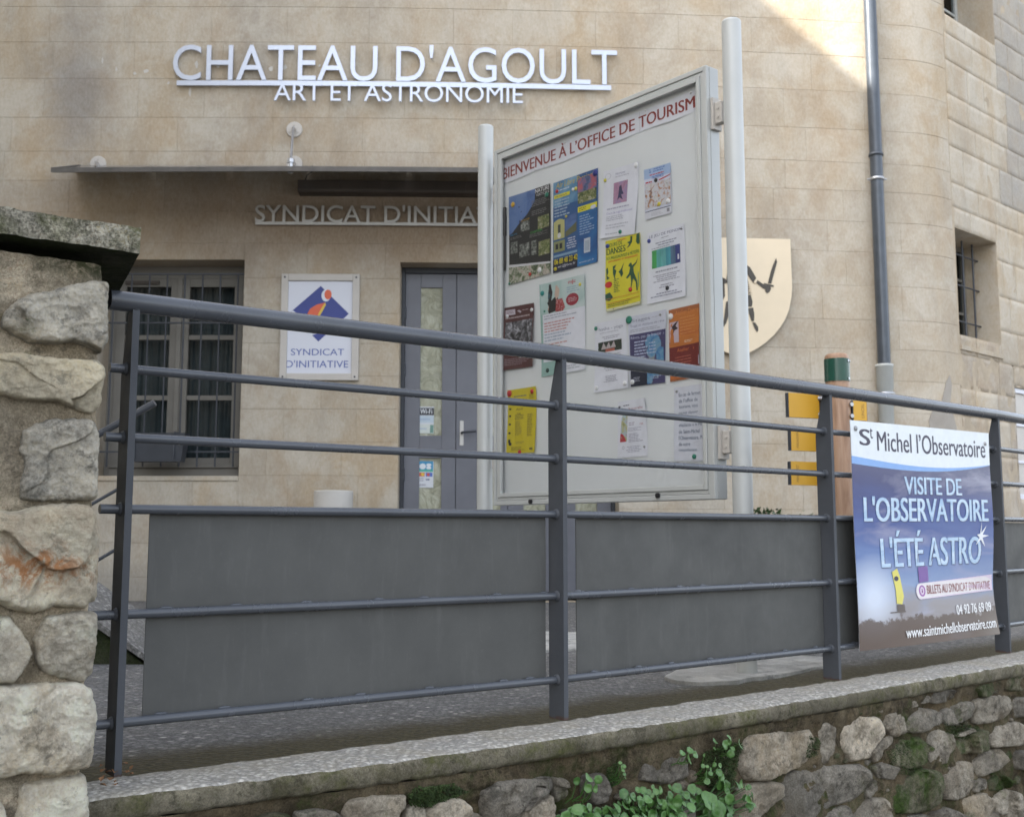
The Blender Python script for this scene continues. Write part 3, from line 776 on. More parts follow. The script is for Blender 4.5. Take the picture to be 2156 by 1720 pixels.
# ================================================================== unseen house left of frame, shaped so its eaves cast the facade shadow edge
A_ = fp(*pf(1640, 0)); B_ = fp(*pf(1836, 190)); NX = -5.6
kk = (A_.z-B_.z)/(B_.x-A_.x); print('SUN k', kk, 'el', math.degrees(math.atan(kk*math.cos(SUN_AZ))), 'corner', SC, SA, fp(SC, 0))
tk = math.tan(SUN_EL)/math.cos(SUN_AZ)
EZ = ((A_.z+(A_.x-NX)*tk)+(B_.z+(B_.x-NX)*tk))/2-.07
nb_ = thing('occluder_house', 'tall rendered house left of the terrace, out of view, shaped to cast the facade shadow edge', 'building')
mb = MB(); mb.box((NX-7, -7, -1.15), (7, 0, 0), (0, 15.6, 0), (0, 0, EZ+1.15-.14)); obj('wall', mb, 'renderwall', nb_)
mb = MB(); mb.prism([(NX-7.3, -7.4, EZ-.14), (NX, -7.4, EZ-.14), (NX, -7.4, EZ), (NX-3.5, -7.4, EZ+1.2), (NX-7.3, -7.4, EZ)], (0, 16.4, 0)); obj('roof', mb, 'tiles', nb_)
for yy in (-4.5, -.5, 3.5):
    for z_ in (1.2, 4.4, 7.4):
        mb = MB(); mb.box((NX, yy, z_), (.04, 0, 0), (0, 1, 0), (0, 0, 1.6)); wq = obj('window', mb, 'winframe', nb_)
        mb = MB(); mb.box((NX+.041, yy+.08, z_+.08), (.004, 0, 0), (0, .84, 0), (0, 0, 1.44)); obj('pane', mb, 'void', wq)

# ================================================================== PARAPET AND RUBBLE WALL
wall = thing('retaining_wall', 'low rubble stone wall with a concrete coping under the grey railing', 'wall')
# coping: a swept profile, pale aggregate on top, mossy edge
prof = [(-1.02, GZ-.02), (-1.0, -.020), (-.93, -.011), (-.85, -.006), (-.72, -.003), (-.5, -.001), (-.3, 0), (-.2, 0), (-.1, .0), (-.014, -.001), (-.006, -.004), (.0, -.010), (.002, -.02), (.001, -.032), (-.001, -.041), (-.008, -.048), (-.03, -.053), (-.06, -.055)]
vs = []; fs = []; mis = []; uv = []; n = int(CPs[-1]/.012); K = len(prof)
for i in range(n+1):
    s = CPs[-1]*i/n; w_ = copw(s)
    for j, (o, z) in enumerate(prof):
        o = o*w_ if j < 9 else o
        q = Vector((s*9, o*9, z*9)); d = .0034*noise.fractal(q*2.2, .9, 2, 6); d2 = .0034*noise.fractal(q*2.2+Vector((9, 9, 9)), .9, 2, 6)
        vs.append(wallp(s, z+d, o+d2)); uv.append((s, -o/w_))
for i in range(n):
    for j in range(K-1): fs.append((i*K+j, (i+1)*K+j, (i+1)*K+j+1, i*K+j+1)); mis.append(0 if j < 10 else 1)
me = bpy.data.meshes.new('coping'); me.from_pydata(vs, [], fs)
for m in ('coping', 'copface'): me.materials.append(M[m])
me.polygons.foreach_set('material_index', mis); me.polygons.foreach_set('use_smooth', [True]*len(fs))
ul = me.uv_layers.new(name='UVMap')
for lp in me.loops: ul.data[lp.index].uv = uv[lp.vertex_index]
me.update(); obj('coping', me, None, wall)
# smeared mortar under the coping, then the wall body
def body_off(s, z):
    q = Vector((s*6, z*6, 1.3)); f = noise.fractal(q, 1, 2, 6); g = noise.fractal(q*4+Vector((5, 5, 5)), .8, 2, 4)
    t = max(0, min(1, (z+.13-.05*noise.noise(Vector((s*4, 0, 7))))/.07))   # 1 near the coping
    return -.036+.022*t+.014*f+.009*g
vs = []; fs = []; ns = int(CPs[-1]/.012); zs = [-.05-.012*j for j in range(48)]
for i in range(ns+1):
    s = CPs[-1]*i/ns
    for z in zs: vs.append(wallp(s, z, body_off(s, z)))
K = len(zs)
for i in range(ns):
    for j in range(K-1): fs.append((i*K+j, i*K+j+1, (i+1)*K+j+1, (i+1)*K+j))
mb = MB(); mb.add(vs, fs, 0, True); obj('mortar_body', mb, 'wmortar', wall)
mb = MB(); vs = []                                          # hidden footing down to the street
nn = 40
for i in range(nn+1):
    s = CPs[-1]*i/nn; vs += [wallp(s, -.60, -.055), wallp(s, -1.16, -.04)]
mb.add(vs, [(2*i, 2*i+1, 2*i+3, 2*i+2) for i in range(nn)]); obj('footing', mb, 'wmortar', wall)
WOUT = []
def wstone(poly, mat, proud=.034, seed=1, amp=.30, scale=None):
    P = [pix_cope(x, y, 0) for x, y in poly]
    mx, mz = sum(p[0] for p in P)/len(P), sum(p[1] for p in P)/len(P); WOUT.append((mx, mz, P)); P = [(mx+(s-mx)*1.08, mz+(z-mz)*1.10) for s, z in P]
    if sum(P[i][0]*P[(i+1) % len(P)][1]-P[(i+1) % len(P)][0]*P[i][1] for i in range(len(P))) < 0: P.reverse()
    w = max(p[0] for p in P)-min(p[0] for p in P); seg = 44 if w > .1 else 30; rg = 11 if w > .1 else 7
    m = stone(P, lambda u, v, o: wallp(u, v, o-.044), None, proud*min(1.1, .6+w*3), seed, rg+9, seg+24, amp, .03, 9, 12, .055)
    return obj('stone', m, mat, wall)
def Z3(l): return [(1408.3+x*.3478, 1121.6+y*.3478) for x, y in l]
def Z2(l): return [(685.4+x*.3478, 1121.6+y*.3478) for x, y in l]
S3 = [
 ('p', [(480,1340),(520,1235),(640,1212),(780,1225),(900,1200),(918,1290),(900,1390),(790,1440),(640,1500),(540,1498),(490,1430)]),
 ('n', [(950,1210),(985,1150),(1045,1180),(1047,1320),(1000,1398),(952,1380)]),
 ('p', [(1100,1170),(1200,1122),(1310,1130),(1328,1210),(1290,1280),(1240,1370),(1150,1380),(1085,1280)]),
 ('n', [(1350,1105),(1400,1080),(1450,1110),(1468,1215),(1385,1240),(1342,1180)]),
 ('g', [(1480,1135),(1560,1070),(1650,1080),(1690,1095),(1680,1165),(1520,1218),(1472,1195)]),
 ('g', [(1705,1085),(1800,1028),(1882,1032),(1880,1120),(1740,1175),(1700,1140)]),
 ('n', [(1900,1095),(1900,1015),(2030,985),(2110,1000),(2128,1060),(2060,1128),(1912,1168)]),
 ('n', [(1620,1245),(1680,1200),(1758,1222),(1778,1300),(1740,1398),(1640,1392)]),
 ('n', [(1782,1228),(1885,1188),(1892,1208),(1800,1242)]),
 ('m', [(1790,1270),(1870,1225),(1960,1200),(1965,1320),(1815,1345)]),
 ('n', [(1990,1240),(2040,1172),(2150,1150),(2190,1200),(2160,1290),(2010,1302)]),
 ('g', [(745,1520),(850,1450),(1000,1430),(1215,1412),(1238,1540),(1170,1618),(1060,1660),(960,1700),(900,1765),(750,1770),(745,1620)]),
 ('g', [(1242,1480),(1275,1450),(1300,1560),(1262,1618),(1240,1580)]),
 ('g', [(1292,1430),(1330,1392),(1418,1425),(1400,1500),(1320,1490)]),
 ('m', [(1400,1640),(1432,1530),(1560,1445),(1688,1455),(1690,1620),(1600,1700),(1425,1700)]),
 ('n', [(1700,1495),(1790,1392),(1878,1402),(1892,1520),(1850,1602),(1722,1620)]),
 ('n', [(1902,1412),(1945,1335),(2050,1315),(2098,1378),(2078,1425),(1935,1480)]),
 ('p', [(430,1620),(520,1535),(640,1520),(722,1528),(720,1600),(640,1690),(540,1760),(420,1770)]),
 ('n', [(1175,1720),(1270,1620),(1365,1622),(1398,1740),(1380,1800),(1180,1800)]),
 ('p', [(1822,1628),(1960,1582),(2008,1630),(1975,1790),(1835,1790)]),
 ('n', [(2015,1622),(2080,1562),(2160,1580),(2155,1700),(2035,1712)]),
 ('g', [(1655,1710),(1730,1672),(1808,1712),(1800,1800),(1640,1800)]),
 ('g', [(985,1750),(1060,1685),(1130,1662),(1165,1760),(1130,1830),(985,1830)]),
 ('m', [(1890,935),(2030,890),(2040,965),(1925,1000)]),
 ('g', [(1620,1020),(1645,962),(1748,950),(1750,1008),(1640,1040)]),
 ('n', [(1472,1050),(1530,1012),(1545,1050),(1490,1072)]),
 ('n', [(1292,1082),(1350,1052),(1362,1078),(1312,1092)]),
 ('g', [(1560,1002),(1608,988),(1612,1030),(1562,1040)]),
 ('m', [(1982,1505),(2060,1472),(2108,1500),(2088,1560),(1992,1570)]),
 ('n', [(1262,1320),(1330,1260),(1385,1222),(1398,1262),(1350,1320),(1285,1398)]),
 ('m', [(1395,1330),(1470,1262),(1560,1245),(1600,1300),(1590,1395),(1500,1430),(1408,1420)]),
 ('g', [(1892,1505),(1958,1492),(1968,1555),(1892,1578)]),
 ('g', [(2130,1430),(2140,1330),(2240,1320),(2260,1440)]),
 ('m', [(2060,880),(2150,850),(2220,870),(2210,960),(2080,960)]),
 ('g', [(2145,1010),(2230,990),(2240,1110),(2150,1120)]),
 ('g', [(20,1330),(150,1330),(162,1480),(60,1530),(-60,1520),(-120,1500),(-100,1400)]),
 ('g', [(60,1640),(180,1650),(190,1780),(20,1790)]),
 ('m', [(1170,1090),(1230,1060),(1270,1080),(1200,1110)]),
 ('g', [(1500,1720),(1600,1712),(1630,1790),(1480,1800)]),
]
S2 = [
 ('p', [(145,1640),(290,1600),(500,1590),(505,1655),(468,1720),(440,1790),(150,1790)]),
 ('p', [(640,1700),(710,1640),(790,1612),(850,1622),(912,1690),(905,1760),(645,1780)]),
 ('n', [(518,1680),(560,1650),(628,1655),(640,1760),(510,1780)]),
 ('g', [(980,1570),(1080,1512),(1270,1492),(1388,1492),(1400,1555),(1260,1612),(1180,1690),(1150,1740),(1000,1750),(985,1650)]),
 ('p', [(1200,1700),(1290,1630),(1385,1590),(1405,1660),(1360,1780),(1190,1790)]),
 ('g', [(1412,1492),(1488,1502),(1500,1600),(1435,1642),(1412,1560)]),
 ('g', [(1610,1490),(1730,1470),(1762,1550),(1730,1640),(1650,1650),(1600,1570)]),
 ('n', [(930,1700),(980,1720),(975,1800),(920,1800)]),
 ('g', [(1480,1690),(1600,1680),(1640,1780),(1470,1790)]),
 ('g', [(-160,1700),(-20,1680),(100,1700),(120,1790),(-150,1800)]),
 ('m', [(-420,1740),(-300,1700),(-190,1720),(-200,1810),(-420,1820)]),
 ('g', [(-760,1790),(-600,1745),(-460,1760),(-470,1850),(-760,1860)]),
]
MT = {'p': 'wstone_pale', 'n': 'wstone', 'g': 'wstone_grey', 'm': 'wstone_moss'}
sd = 11
for kd, pl_ in S3: sd += 1; wstone(Z3(pl_), MT[kd], .028, sd, 1.25)
for kd, pl_ in S2: sd += 1; wstone(Z2(pl_), MT[kd], .044, sd, 1.0)
# courses below the picture edge, carried on so that the wall stands
RR = random.Random(3); z = -.50
for zc in (-.44, -.56):
    s = .9
    while s < CPs[-1]-.4:
        w = RR.uniform(.10, .22); h = .10
        if zc < -.5:
            P = [(s, zc-h/2), (s+w*.5, zc-h/2-.01), (s+w-.02, zc-h/2), (s+w-.012, zc+h*.4), (s+w*.5, zc+h/2), (s+.01, zc+h*.4)]
            obj('stone', stone(P, lambda u, v, o: wallp(u, v, o-.05), None, .035, s*5, 6, 24, .3, .03), RR.choice(['wstone', 'wstone_grey', 'wstone_pale']), wall)
        s += w
# small packing stones pushed into the gaps
def pin_(x, y, P):
    c = False
    for i in range(len(P)):
        (x1, y1), (x2, y2) = P[i], P[i-1]
        if (y1 > y) != (y2 > y) and x < (x2-x1)*(y-y1)/(y2-y1)+x1: c = not c
    return c
pk = MB(); placed = []; RP = random.Random(21); tries = 0
while len(placed) < 260 and tries < 9000:
    tries += 1; s = RP.uniform(.9, CPs[-1]-.3); z = RP.uniform(-.52, -.11); r = RP.choice((.010, .014, .018, .024, .030))
    if any(pin_(s+r*.7*math.cos(a_), z+r*.7*math.sin(a_), P) for _, _, P in WOUT for a_ in (0, 1.57, 3.14, 4.71)): continue
    if any((s-a)**2+(z-b)**2 < (r+c)**2*.8 for a, b, c in placed): continue
    placed.append((s, z, r)); n = RP.randint(5, 7); ph = RP.random()*6; P = [(s+r*RP.uniform(.8, 1.25)*math.cos(ph+6.283*i/n)*1.2, z+r*RP.uniform(.7, 1.1)*math.sin(ph+6.283*i/n)*.8) for i in range(n)]
    m_ = stone(P, lambda u, v, o: wallp(u, v, o-.045), None, .018, tries*.37, 4, 16, .8, .02, 9, 6, .08); pk.add(m_.v, m_.f, RP.choice((0, 0, 1, 2)), True)
o = obj('packing_stones', pk, ['wstone_grey', 'wstone', 'wstone_moss'], wall); o['kind'] = 'stuff'
# moss cushions on the wall
def moss_patch(poly_px, n, seed, label):
    P = [pix_cope(x, y) for x, y in poly_px]; rr = random.Random(seed); mb = MB()
    xs = [p[0] for p in P]; ys = [p[1] for p in P]
    def inside(x, y):
        c = False
        for i in range(len(P)):
            (x1, y1), (x2, y2) = P[i], P[i-1]
            if (y1 > y) != (y2 > y) and x < (x2-x1)*(y-y1)/(y2-y1)+x1: c = not c
        return c
    k_ = 0
    while k_ < n:
        s = rr.uniform(min(xs), max(xs)); z = rr.uniform(min(ys), max(ys))
        if not inside(s, z): continue
        k_ += 1; o = body_off(s, z)+.004+.010*rr.random(); p = wallp(s, z, o); _, T, N = cpos(s)
        d = (N*rr.uniform(.5, 1)+T*rr.uniform(-.6, .6)+Vector((0, 0, rr.uniform(-1, .3)))).normalized(); L = rr.uniform(.003, .008)
        w = d.cross(N+Vector((.1, .2, .3))).normalized()*.0016
        mb.add([p-w, p+w, p+d*L], [(0, 1, 2)])
    o = obj('moss', mb, 'moss'); return tag(o, label, 'moss', kind='stuff')
moss_patch([(1490,1590),(1530,1560),(1575,1565),(1570,1600),(1555,1660),(1530,1668),(1490,1650)], 3800, 1, 'dark green moss hanging on the wall beside the pennywort leaves')
moss_patch([(862,1672),(880,1655),(960,1650),(990,1668),(960,1682),(920,1700),(875,1700)], 2200, 2, 'dark moss cushion under the coping near the left part of the wall')
moss_patch([(1700,1560),(1720,1548),(1736,1560),(1730,1590),(1708,1600)], 900, 6, 'moss in the joint beside the big pale rubble stone')
moss_patch([(2000,1520),(2080,1530),(2090,1545),(2050,1560),(2010,1548)], 1500, 8, 'moss on the stones under the coping at the far right')
moss_patch([(1878,1580),(1920,1562),(1960,1560),(1965,1600),(1940,1635),(1890,1630)], 1800, 3, 'moss between the rubble stones at the right of the wall')
moss_patch([(1290,1620),(1312,1605),(1318,1650),(1300,1660)], 700, 4, 'small patch of moss above the middle of the pennywort')

# --- wall pennywort: every leaf a piece of its own
def leaf_mesh(r, n=12):
    vs = [(0, 0, -.22*r)]; 
    for t, h in ((.35, -.13), (.75, .02), (1., -.03)):
        for j in range(n):
            a = 2*math.pi*j/n; q = r*t*(1+(.07 if j % 2 else -.02)*(t > .9)+.10*math.sin(a+1)*(t > .5)); vs.append((q*math.cos(a), q*math.sin(a), h*r+(.16*r*math.sin(a*2+.6) if t > .5 else 0)))
    fs = [(0, 1+j, 1+(j+1) % n) for j in range(n)]
    for i in range(2):
        for j in range(n): fs.append((1+i*n+j, 1+(i+1)*n+j, 1+(i+1)*n+(j+1) % n, 1+i*n+(j+1) % n))
    mb = MB(); mb.add(vs, fs, 0, True); return mb
LM = {}
def leaf_me(r):
    k_ = round(r, 3)
    if k_ not in LM: LM[k_] = mesh_of('leaf', leaf_mesh(k_), 'leaf')
    return LM[k_]
def pennywort(label, spots, root, seed):
    t = thing('pennywort_plant', label, 'plant', 'pennywort plants growing out of the wall'); rr = random.Random(seed); st = MB()
    rs, rz = pix_cope(*root)
    for (x, y, rp, out) in spots:
        s, z = pix_cope(x, y); r = rp*.00125; p, T, N = cpos(s); o = out; c = wallp(s, z, o+rr.uniform(0, .012))
        up_ = Vector((0, 0, 1)); nd = (N*1.0+up_*rr.uniform(-.2, 1.2)+T*rr.uniform(-.9, .9)).normalized()
        q = nd.to_track_quat('Z', 'Y'); mtx = Matrix.Translation(c) @ q.to_matrix().to_4x4() @ Matrix.Rotation(rr.uniform(0, 6.28), 4, 'Z')
        lo_ = obj('leaf', leaf_me(max(.004, r)), None, t, matrix=mtx)
        a = wallp(s*.6+rs*.4+rr.uniform(-.01, .01), min(z, rz+.0)-rr.uniform(.0, .03), -.045); m_ = (a+c)/2+N*.012-up_*.006
        st.tube([a, m_, c-nd*.22*r], [.0014, .0012, .0009], 5, False)
    obj('stems', st, 'leaf', t); return t
def Z7(x, y): return (1159+x*.2023, 1520.4+y*.2023)
rr = random.Random(5)
main = []
big = [(190,885,13,.02),(90,975,17,.02),(365,880,10,.01),(470,925,9,.0),(450,960,10,.01),(560,925,9,0),(620,865,11,.015),(710,850,11,.02),(635,935,11,.01),(790,905,10,.02),(745,735,11,0),(760,780,10,.01),(850,765,10,0),(895,790,9,.01),(850,840,11,.02),(955,700,9,0),(960,780,11,.015),(1010,720,7,0),(945,880,8,.02),(1035,880,11,.02),(1080,715,8,0),(1070,790,12,.01),(1130,700,9,0),(1125,840,11,.01),(1215,755,11,0),(1255,820,12,.02),(1220,890,13,.02),(1165,910,10,.01),(1300,680,11,0),(1305,780,8,0),(1370,740,9,.01),(1375,855,12,.02),(1460,690,11,0),(1460,800,9,0),(1545,715,8,0),(1610,800,20,.02),(1650,890,20,.03),(1590,760,14,.01),(1640,950,15,.03),(1745,620,16,.0),(1790,670,17,.01),(1850,620,13,.02),(1765,560,9,0),(1770,780,13,.02),(1880,820,10,.01),(1920,620,10,.02),(1965,650,9,.02),(1985,740,11,.03),(1945,780,11,.03),(1965,840,10,.03),(2005,830,8,.03),(1800,880,14,.01),(1730,900,12,.0),(1850,900,10,.0),(870,960,13,.03),(1100,960,14,.02),(1190,970,12,.03),(1300,960,11,.02),(700,960,12,.02),(330,970,12,.02),(260,960,10,.01),(1000,950,13,.02),(1750,970,13,.03),(540,985,11,.02),(1890,985,11,.02),(1290,905,9,.0),(780,985,11,.03)]
more = [(x+rr.uniform(-45, 45), y+rr.uniform(-25, 50), r*rr.uniform(.55, 1.05), max(-.008, o-.012)) for x, y, r, o in big if y > 640]+[(x+rr.uniform(-60, 60), y+rr.uniform(0, 70), r*rr.uniform(.5, .9), -.004) for x, y, r, o in big if y > 700]
pennywort('broad clump of round pennywort leaves growing out at the bottom of the rubble wall', [(*Z7(x, y), r*.95, o) for x, y, r, o in big+more], Z7(1100, 1000), 2)
pennywort('small sprig of pennywort leaves on a stalk, left of the large clump', [(*Z7(x, y), r, o) for x, y, r, o in ((270,610,8,.0),(345,560,10,.01),(430,580,9,.02),(340,665,9,.01),(400,665,8,.015),(350,620,7,0))], Z7(235, 860), 4)
pennywort('sprig of pennywort leaves in the moss, highest under the coping', [(*Z7(x, y), r, o) for x, y, r, o in ((1810,150,8,.01),(1885,205,12,.03),(1750,215,10,.02),(1710,195,8,.0),(1790,310,9,.02),(1830,260,6,.01),(1700,270,4,0),(1810,200,7,.01))], Z7(1800, 260), 5)
pennywort('tiny pennywort leaves beside the grey stone below the coping', [(*Z7(x, y), r, o) for x, y, r, o in ((1320,305,7,.01),(1405,275,8,.01),(1440,315,8,.015),(1385,345,8,.01),(1390,400,6,.02))], Z7(1385, 400), 6)
pennywort('string of small pennywort leaves running down the dark moss', [(*Z7(x, y), r, o) for x, y, r, o in ((1560,335,4,.01),(1560,445,5,.01),(1590,450,4,.01),(1670,370,4,.01),(1670,430,6,.01),(1715,440,6,.01),(1675,500,8,.02),(1610,515,6,.01),(1545,545,11,.02),(1595,600,7,.01),(1640,480,5,.0))], Z7(1640, 560), 7)
pennywort('thin trailing sprig of tiny pennywort leaves on the mossy mortar', [(*Z7(x, y), r, o) for x, y, r, o in ((690,410,4,.01),(680,450,4,.01),(730,450,5,.01),(715,490,4,.01),(740,530,4,.01),(735,565,3,.01))], Z7(735, 600), 8)

# ================================================================== STONE PILLAR (left foreground)
pil = thing('stone_pillar', 'rough stone gate pillar with a mossy concrete cap, at the left edge', 'pillar')
PC = Vector((-.797, 2.185, 0)); PF = Vector((.83, .558, 0)).normalized(); PN = Vector((PF.y, -PF.x, 0))
def pp(u, v, o=0.): q = PC+PF*u+PN*o; return Vector((q.x, q.y, v))
def ppx(x, y, o=0.):
    p = onV(x, y, PC+PN*o, PN); return (p-PC).dot(PF), p.z
def Z4(l): return [(x*.3478, 560.8+y*.3478) for x, y in l]
def Z8(l): return [(x*.3478, 1121.6+y*.3478) for x, y in l]
def mort(u, v):
    q = Vector((u*7, v*7, 3)); f = noise.fractal(q, 1, 2, 6); g = noise.fractal(q*5, .8, 2, 5)
    e = max(0, 1+u/.03) if u > -.03 else 0
    return .006+.011*f+.007*g-.02*e*e
vs = []; fs = []; us = [-.62+.62*i/90 for i in range(91)]; vz = [-1.16, -.8, -.5]+[-.42+1.44*j/200 for j in range(201)]; W = len(us)
for v in vz:
    ed = .006*noise.fractal(Vector((v*9, 1, 1)), 1, 2, 5)
    for u in us: vs.append(pp(u+(ed if u > -.02 else 0), v, mort(u, v)-.008))
for j in range(len(vz)-1):
    for i in range(W-1): fs.append((j*W+i, j*W+i+1, (j+1)*W+i+1, (j+1)*W+i))
mb = MB(); mb.add(vs, fs, 0, True)
k0 = len(mb.v); sv = []
for j, v in enumerate(vz): sv += [mb.v[j*W+W-1], tuple(pp(-.02, v, -.5))]
mb.add(sv, [(2*j, 2*j+1, 2*j+3, 2*j+2) for j in range(len(vz)-1)], 0, False)
mb.add([pp(-.62, -1.16, -.5), pp(-.02, -1.16, -.5), pp(-.02, 1.02, -.5), pp(-.62, 1.02, -.5)], [(0, 1, 2, 3)])
mb.add([pp(-.62, -1.16, -.5), pp(-.62, -1.16, 0), pp(-.62, 1.02, 0), pp(-.62, 1.02, -.5)], [(0, 1, 2, 3)])
M['pmortar_top'] = rock_mat('pillar mortar with moss under the cap', (.53, .455, .335), (.28, .235, .17), (.50, .39, .245), .08, .9, 80, rust=(tuple(pp(*ppx(215, 548))), (.11, .2, .05), (.045, .055, .02)))
obj('mortar_core', mb, 'pmortar_top', pil)
rustc = pp(*ppx(90, 1195))
M['pstone_rust'] = rock_mat('rust stained pillar stone', (.78, .70, .54), (.46, .40, .30), (.72, .56, .36), 0., .5, cs=9, rust=(tuple(rustc), (.11, .2, .045), (.47, .20, .07)))
M['pstone_two'] = rock_mat('two toned pillar stone', (.72, .64, .47), (.42, .38, .30), (.80, .68, .46), 0., .4, cs=7)
def pstone(poly, mat, proud, seed, amp=.35, lab=None, ep=9):
    P = [ppx(x, y) for x, y in poly]
    mx, mz = sum(p[0] for p in P)/len(P), sum(p[1] for p in P)/len(P); P = [(min(mx+(s-mx)*1.05, max(s, -.006)), mz+(z-mz)*1.07) for s, z in P]
    if sum(P[i][0]*P[(i+1) % len(P)][1]-P[(i+1) % len(P)][0]*P[i][1] for i in range(len(P))) < 0: P.reverse()
    return obj('stone', stone(P, lambda u, v, o: pp(u, v, o-.005-(max(0, u+.012)**2)*14), None, proud*.72, seed, 60, 170, amp*2.6, .07, 12, 14, .05), mat, pil, lab)
pstone(Z4([(15,330),(60,260),(160,190),(300,165),(420,125),(560,100),(655,115),(662,330),(648,440),(600,515),(540,480),(440,450),(300,465),(180,455),(90,400),(20,365)]), 'pstone_grey', .045, 1, .45)
pstone(Z4([(-60,560),(0,535),(150,540),(400,575),(590,580),(632,640),(628,760),(600,850),(545,892),(430,855),(330,815),(200,808),(100,800),(0,770),(-60,770)]), 'pstone_two', .050, 2, .38)
pstone(Z4([(290,942),(400,935),(520,940),(560,960),(600,1020),(592,1200),(586,1398),(400,1408),(270,1402),(140,1400),(128,1300),(165,1180),(125,1120),(150,1010),(230,960)]), 'pstone_grey', .042, 3, .35)
pstone(Z4([(-120,920),(0,900),(90,935),(140,985),(120,1110),(150,1180),(122,1290),(0,1300),(-120,1290)]), 'pmortar', .018, 4, .5)
pstone([(x, y) for x, y in Z4([(-140,1500),(0,1492),(140,1500),(300,1462),(450,1460),(540,1475),(592,1530),(602,1700)])]+Z8([(603,0),(600,150),(592,390),(500,442),(380,420),(200,462),(60,440),(-60,400),(-140,420)]), 'pstone_rust', .048, 5, .34)
pstone(Z8([(-90,540),(0,508),(50,518),(120,592),(182,722),(132,822),(70,897),(0,897),(-90,880)]), 'pstone', .050, 6, .04, None, 9)
pstone(Z8([(270,530),(360,500),(450,490),(590,488),(592,650),(562,830),(505,892),(400,872),(300,850),(225,780),(205,650),(230,580)]), 'pstone', .036, 7, .4)
pstone(Z8([(-140,940),(0,930),(150,935),(300,920),(480,920),(552,955),(582,1060),(572,1300),(540,1402),(440,1415),(300,1442),(150,1440),(0,1455),(-140,1440)]), 'pstone', .052, 8, .40)
pstone(Z8([(125,1530),(300,1492),(430,1480),(522,1468),(532,1600),(532,1760),(520,1860),(300,1900),(110,1880),(100,1700)]), 'pstone', .030, 9, .3)
pstone(Z8([(-120,1600),(-10,1615),(22,1660),(38,1740),(20,1850),(-120,1850)]), 'pstone', .035, 10, .25)
for i, (x0, x1, y0, y1) in enumerate(((-230, -30, 620, 740), (-240, -30, 750, 860), (-240, -50, 870, 1010), (-240, -60, 1080, 1270), (-240, -45, 1290, 1430), (-240, -60, 1450, 1620))):
    pstone([(x0, y0+5), ((x0+x1)/2, y0-4), (x1, y0+8), (x1+6, (y0+y1)/2), (x1-4, y1-8), ((x0+x1)/2, y1), (x0, y1-4)], 'pstone', .04, 20+i, .35)
# cap slab: front edge measured, the right end runs back at an angle
c0 = ppx(297, 480, .045); c1 = ppx(287, 531, .045); cu = c0[0]; zt = c0[1]; zb = c1[1]
def cap_pt(a, t, h):                                        # a: 0 left..1 right, t: 0 front..1 back, h: 0..1
    fr_ = pp(-.70+(cu+.70)*a, 0, .045); bk_ = pp(-.70, 0, -.55) if False else None
    rr_ = pp(cu, 0, .045)+Vector((-.414, .91, 0))*.62; ll_ = pp(-.70, 0, -.50)
    b_ = ll_.lerp(rr_, a); q = fr_.lerp(b_, t); q.z = zb+(zt-zb)*h+.0*a; return q
NA, NB, NH = 110, 70, 12; mb = MB()
def grid(fn, n, m):
    vs = []; fs = []
    for i in range(n+1):
        for j in range(m+1):
            q = fn(i/n, j/m); d = .0045*noise.fractal(q*16, 1, 2, 6)+.0022*noise.fractal(q*70, .8, 2, 3)
            vs.append(q+Vector((PN.x, PN.y, .6))*d)
    for i in range(n):
        for j in range(m): fs.append((i*(m+1)+j, (i+1)*(m+1)+j, (i+1)*(m+1)+j+1, i*(m+1)+j+1))
    return vs, fs
mis = []
vs, fs = grid(lambda a, h: cap_pt(a, .004*math.sin(math.pi*h)*-1, h), NA*2, NH); mb.add(vs, fs, 0, True)
vs, fs = grid(lambda t, h: cap_pt(1, t, h), NB, NH); mb.add(vs, fs, 0, True)
vs, fs = grid(lambda t, a: cap_pt(a, t, 1), NB, NB); mb.add(vs, fs, 0, True)
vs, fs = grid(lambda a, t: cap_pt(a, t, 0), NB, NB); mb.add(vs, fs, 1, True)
vs, fs = grid(lambda h, t: cap_pt(0, t, h), 4, 20); mb.add(vs, fs, 0, True)
vs, fs = grid(lambda h, a: cap_pt(a, 1, h), 4, 20); mb.add(vs, fs, 0, True)
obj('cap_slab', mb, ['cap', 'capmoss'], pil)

# ================================================================== RAILING
rail = thing('railing', 'blue-grey painted steel railing with sheet panels standing on the coping', 'railing')
NP_ = len(PO)
def bayf(i): i = max(0, min(NP_-2, i)); return (PO[i+1]-PO[i]).normalized()
def pn(i):
    f_ = (bayf(i-1) if i else bayf(0))+bayf(i); f_.normalize(); return f_, Vector((-f_.y, f_.x, 0))      # along, backwards
ZS = [.853, .703, .549, .326, .101]
for i, p in enumerate(PO):
    f_, n_ = pn(i); mb = MB(); th = .0155
    prof = [(0, -.004), (.062, -.004), (.062, .84), (.055, .875), (.030, .975), (.026, 1.0), (0, 1.0)]
    base = p-f_*th; mb.prism([base+n_*a+Vector((0, 0, z)) for a, z in prof], f_*th)
    for z in ZS:                                            # weld collars where the rods pass
        c = p+n_*.028+Vector((0, 0, z-.002*0))
        mb.tube([c-f_*(th+.007), c-f_*(th+.001)], [.0115, .0155], 12)
    mb.tube([p+n_*.012-f_*th*.5+Vector((0, 0, .965)), p+n_*.012-f_*th*.5+Vector((0, 0, .985))], [.004, .016], 10)
    obj('post', mb, 'post', rail)
def line_pts(off, z, ext0, ext1):
    pts = []
    for i, p in enumerate(PO):
        f_, n_ = pn(i); q = p+n_*off+Vector((0, 0, z+(.006 if i >= 3 else 0)))
        if i == 0: pts.append(q-bayf(0)*ext0)
        pts.append(q)
    pts.append(pts[-1]+bayf(9)*ext1); return pts
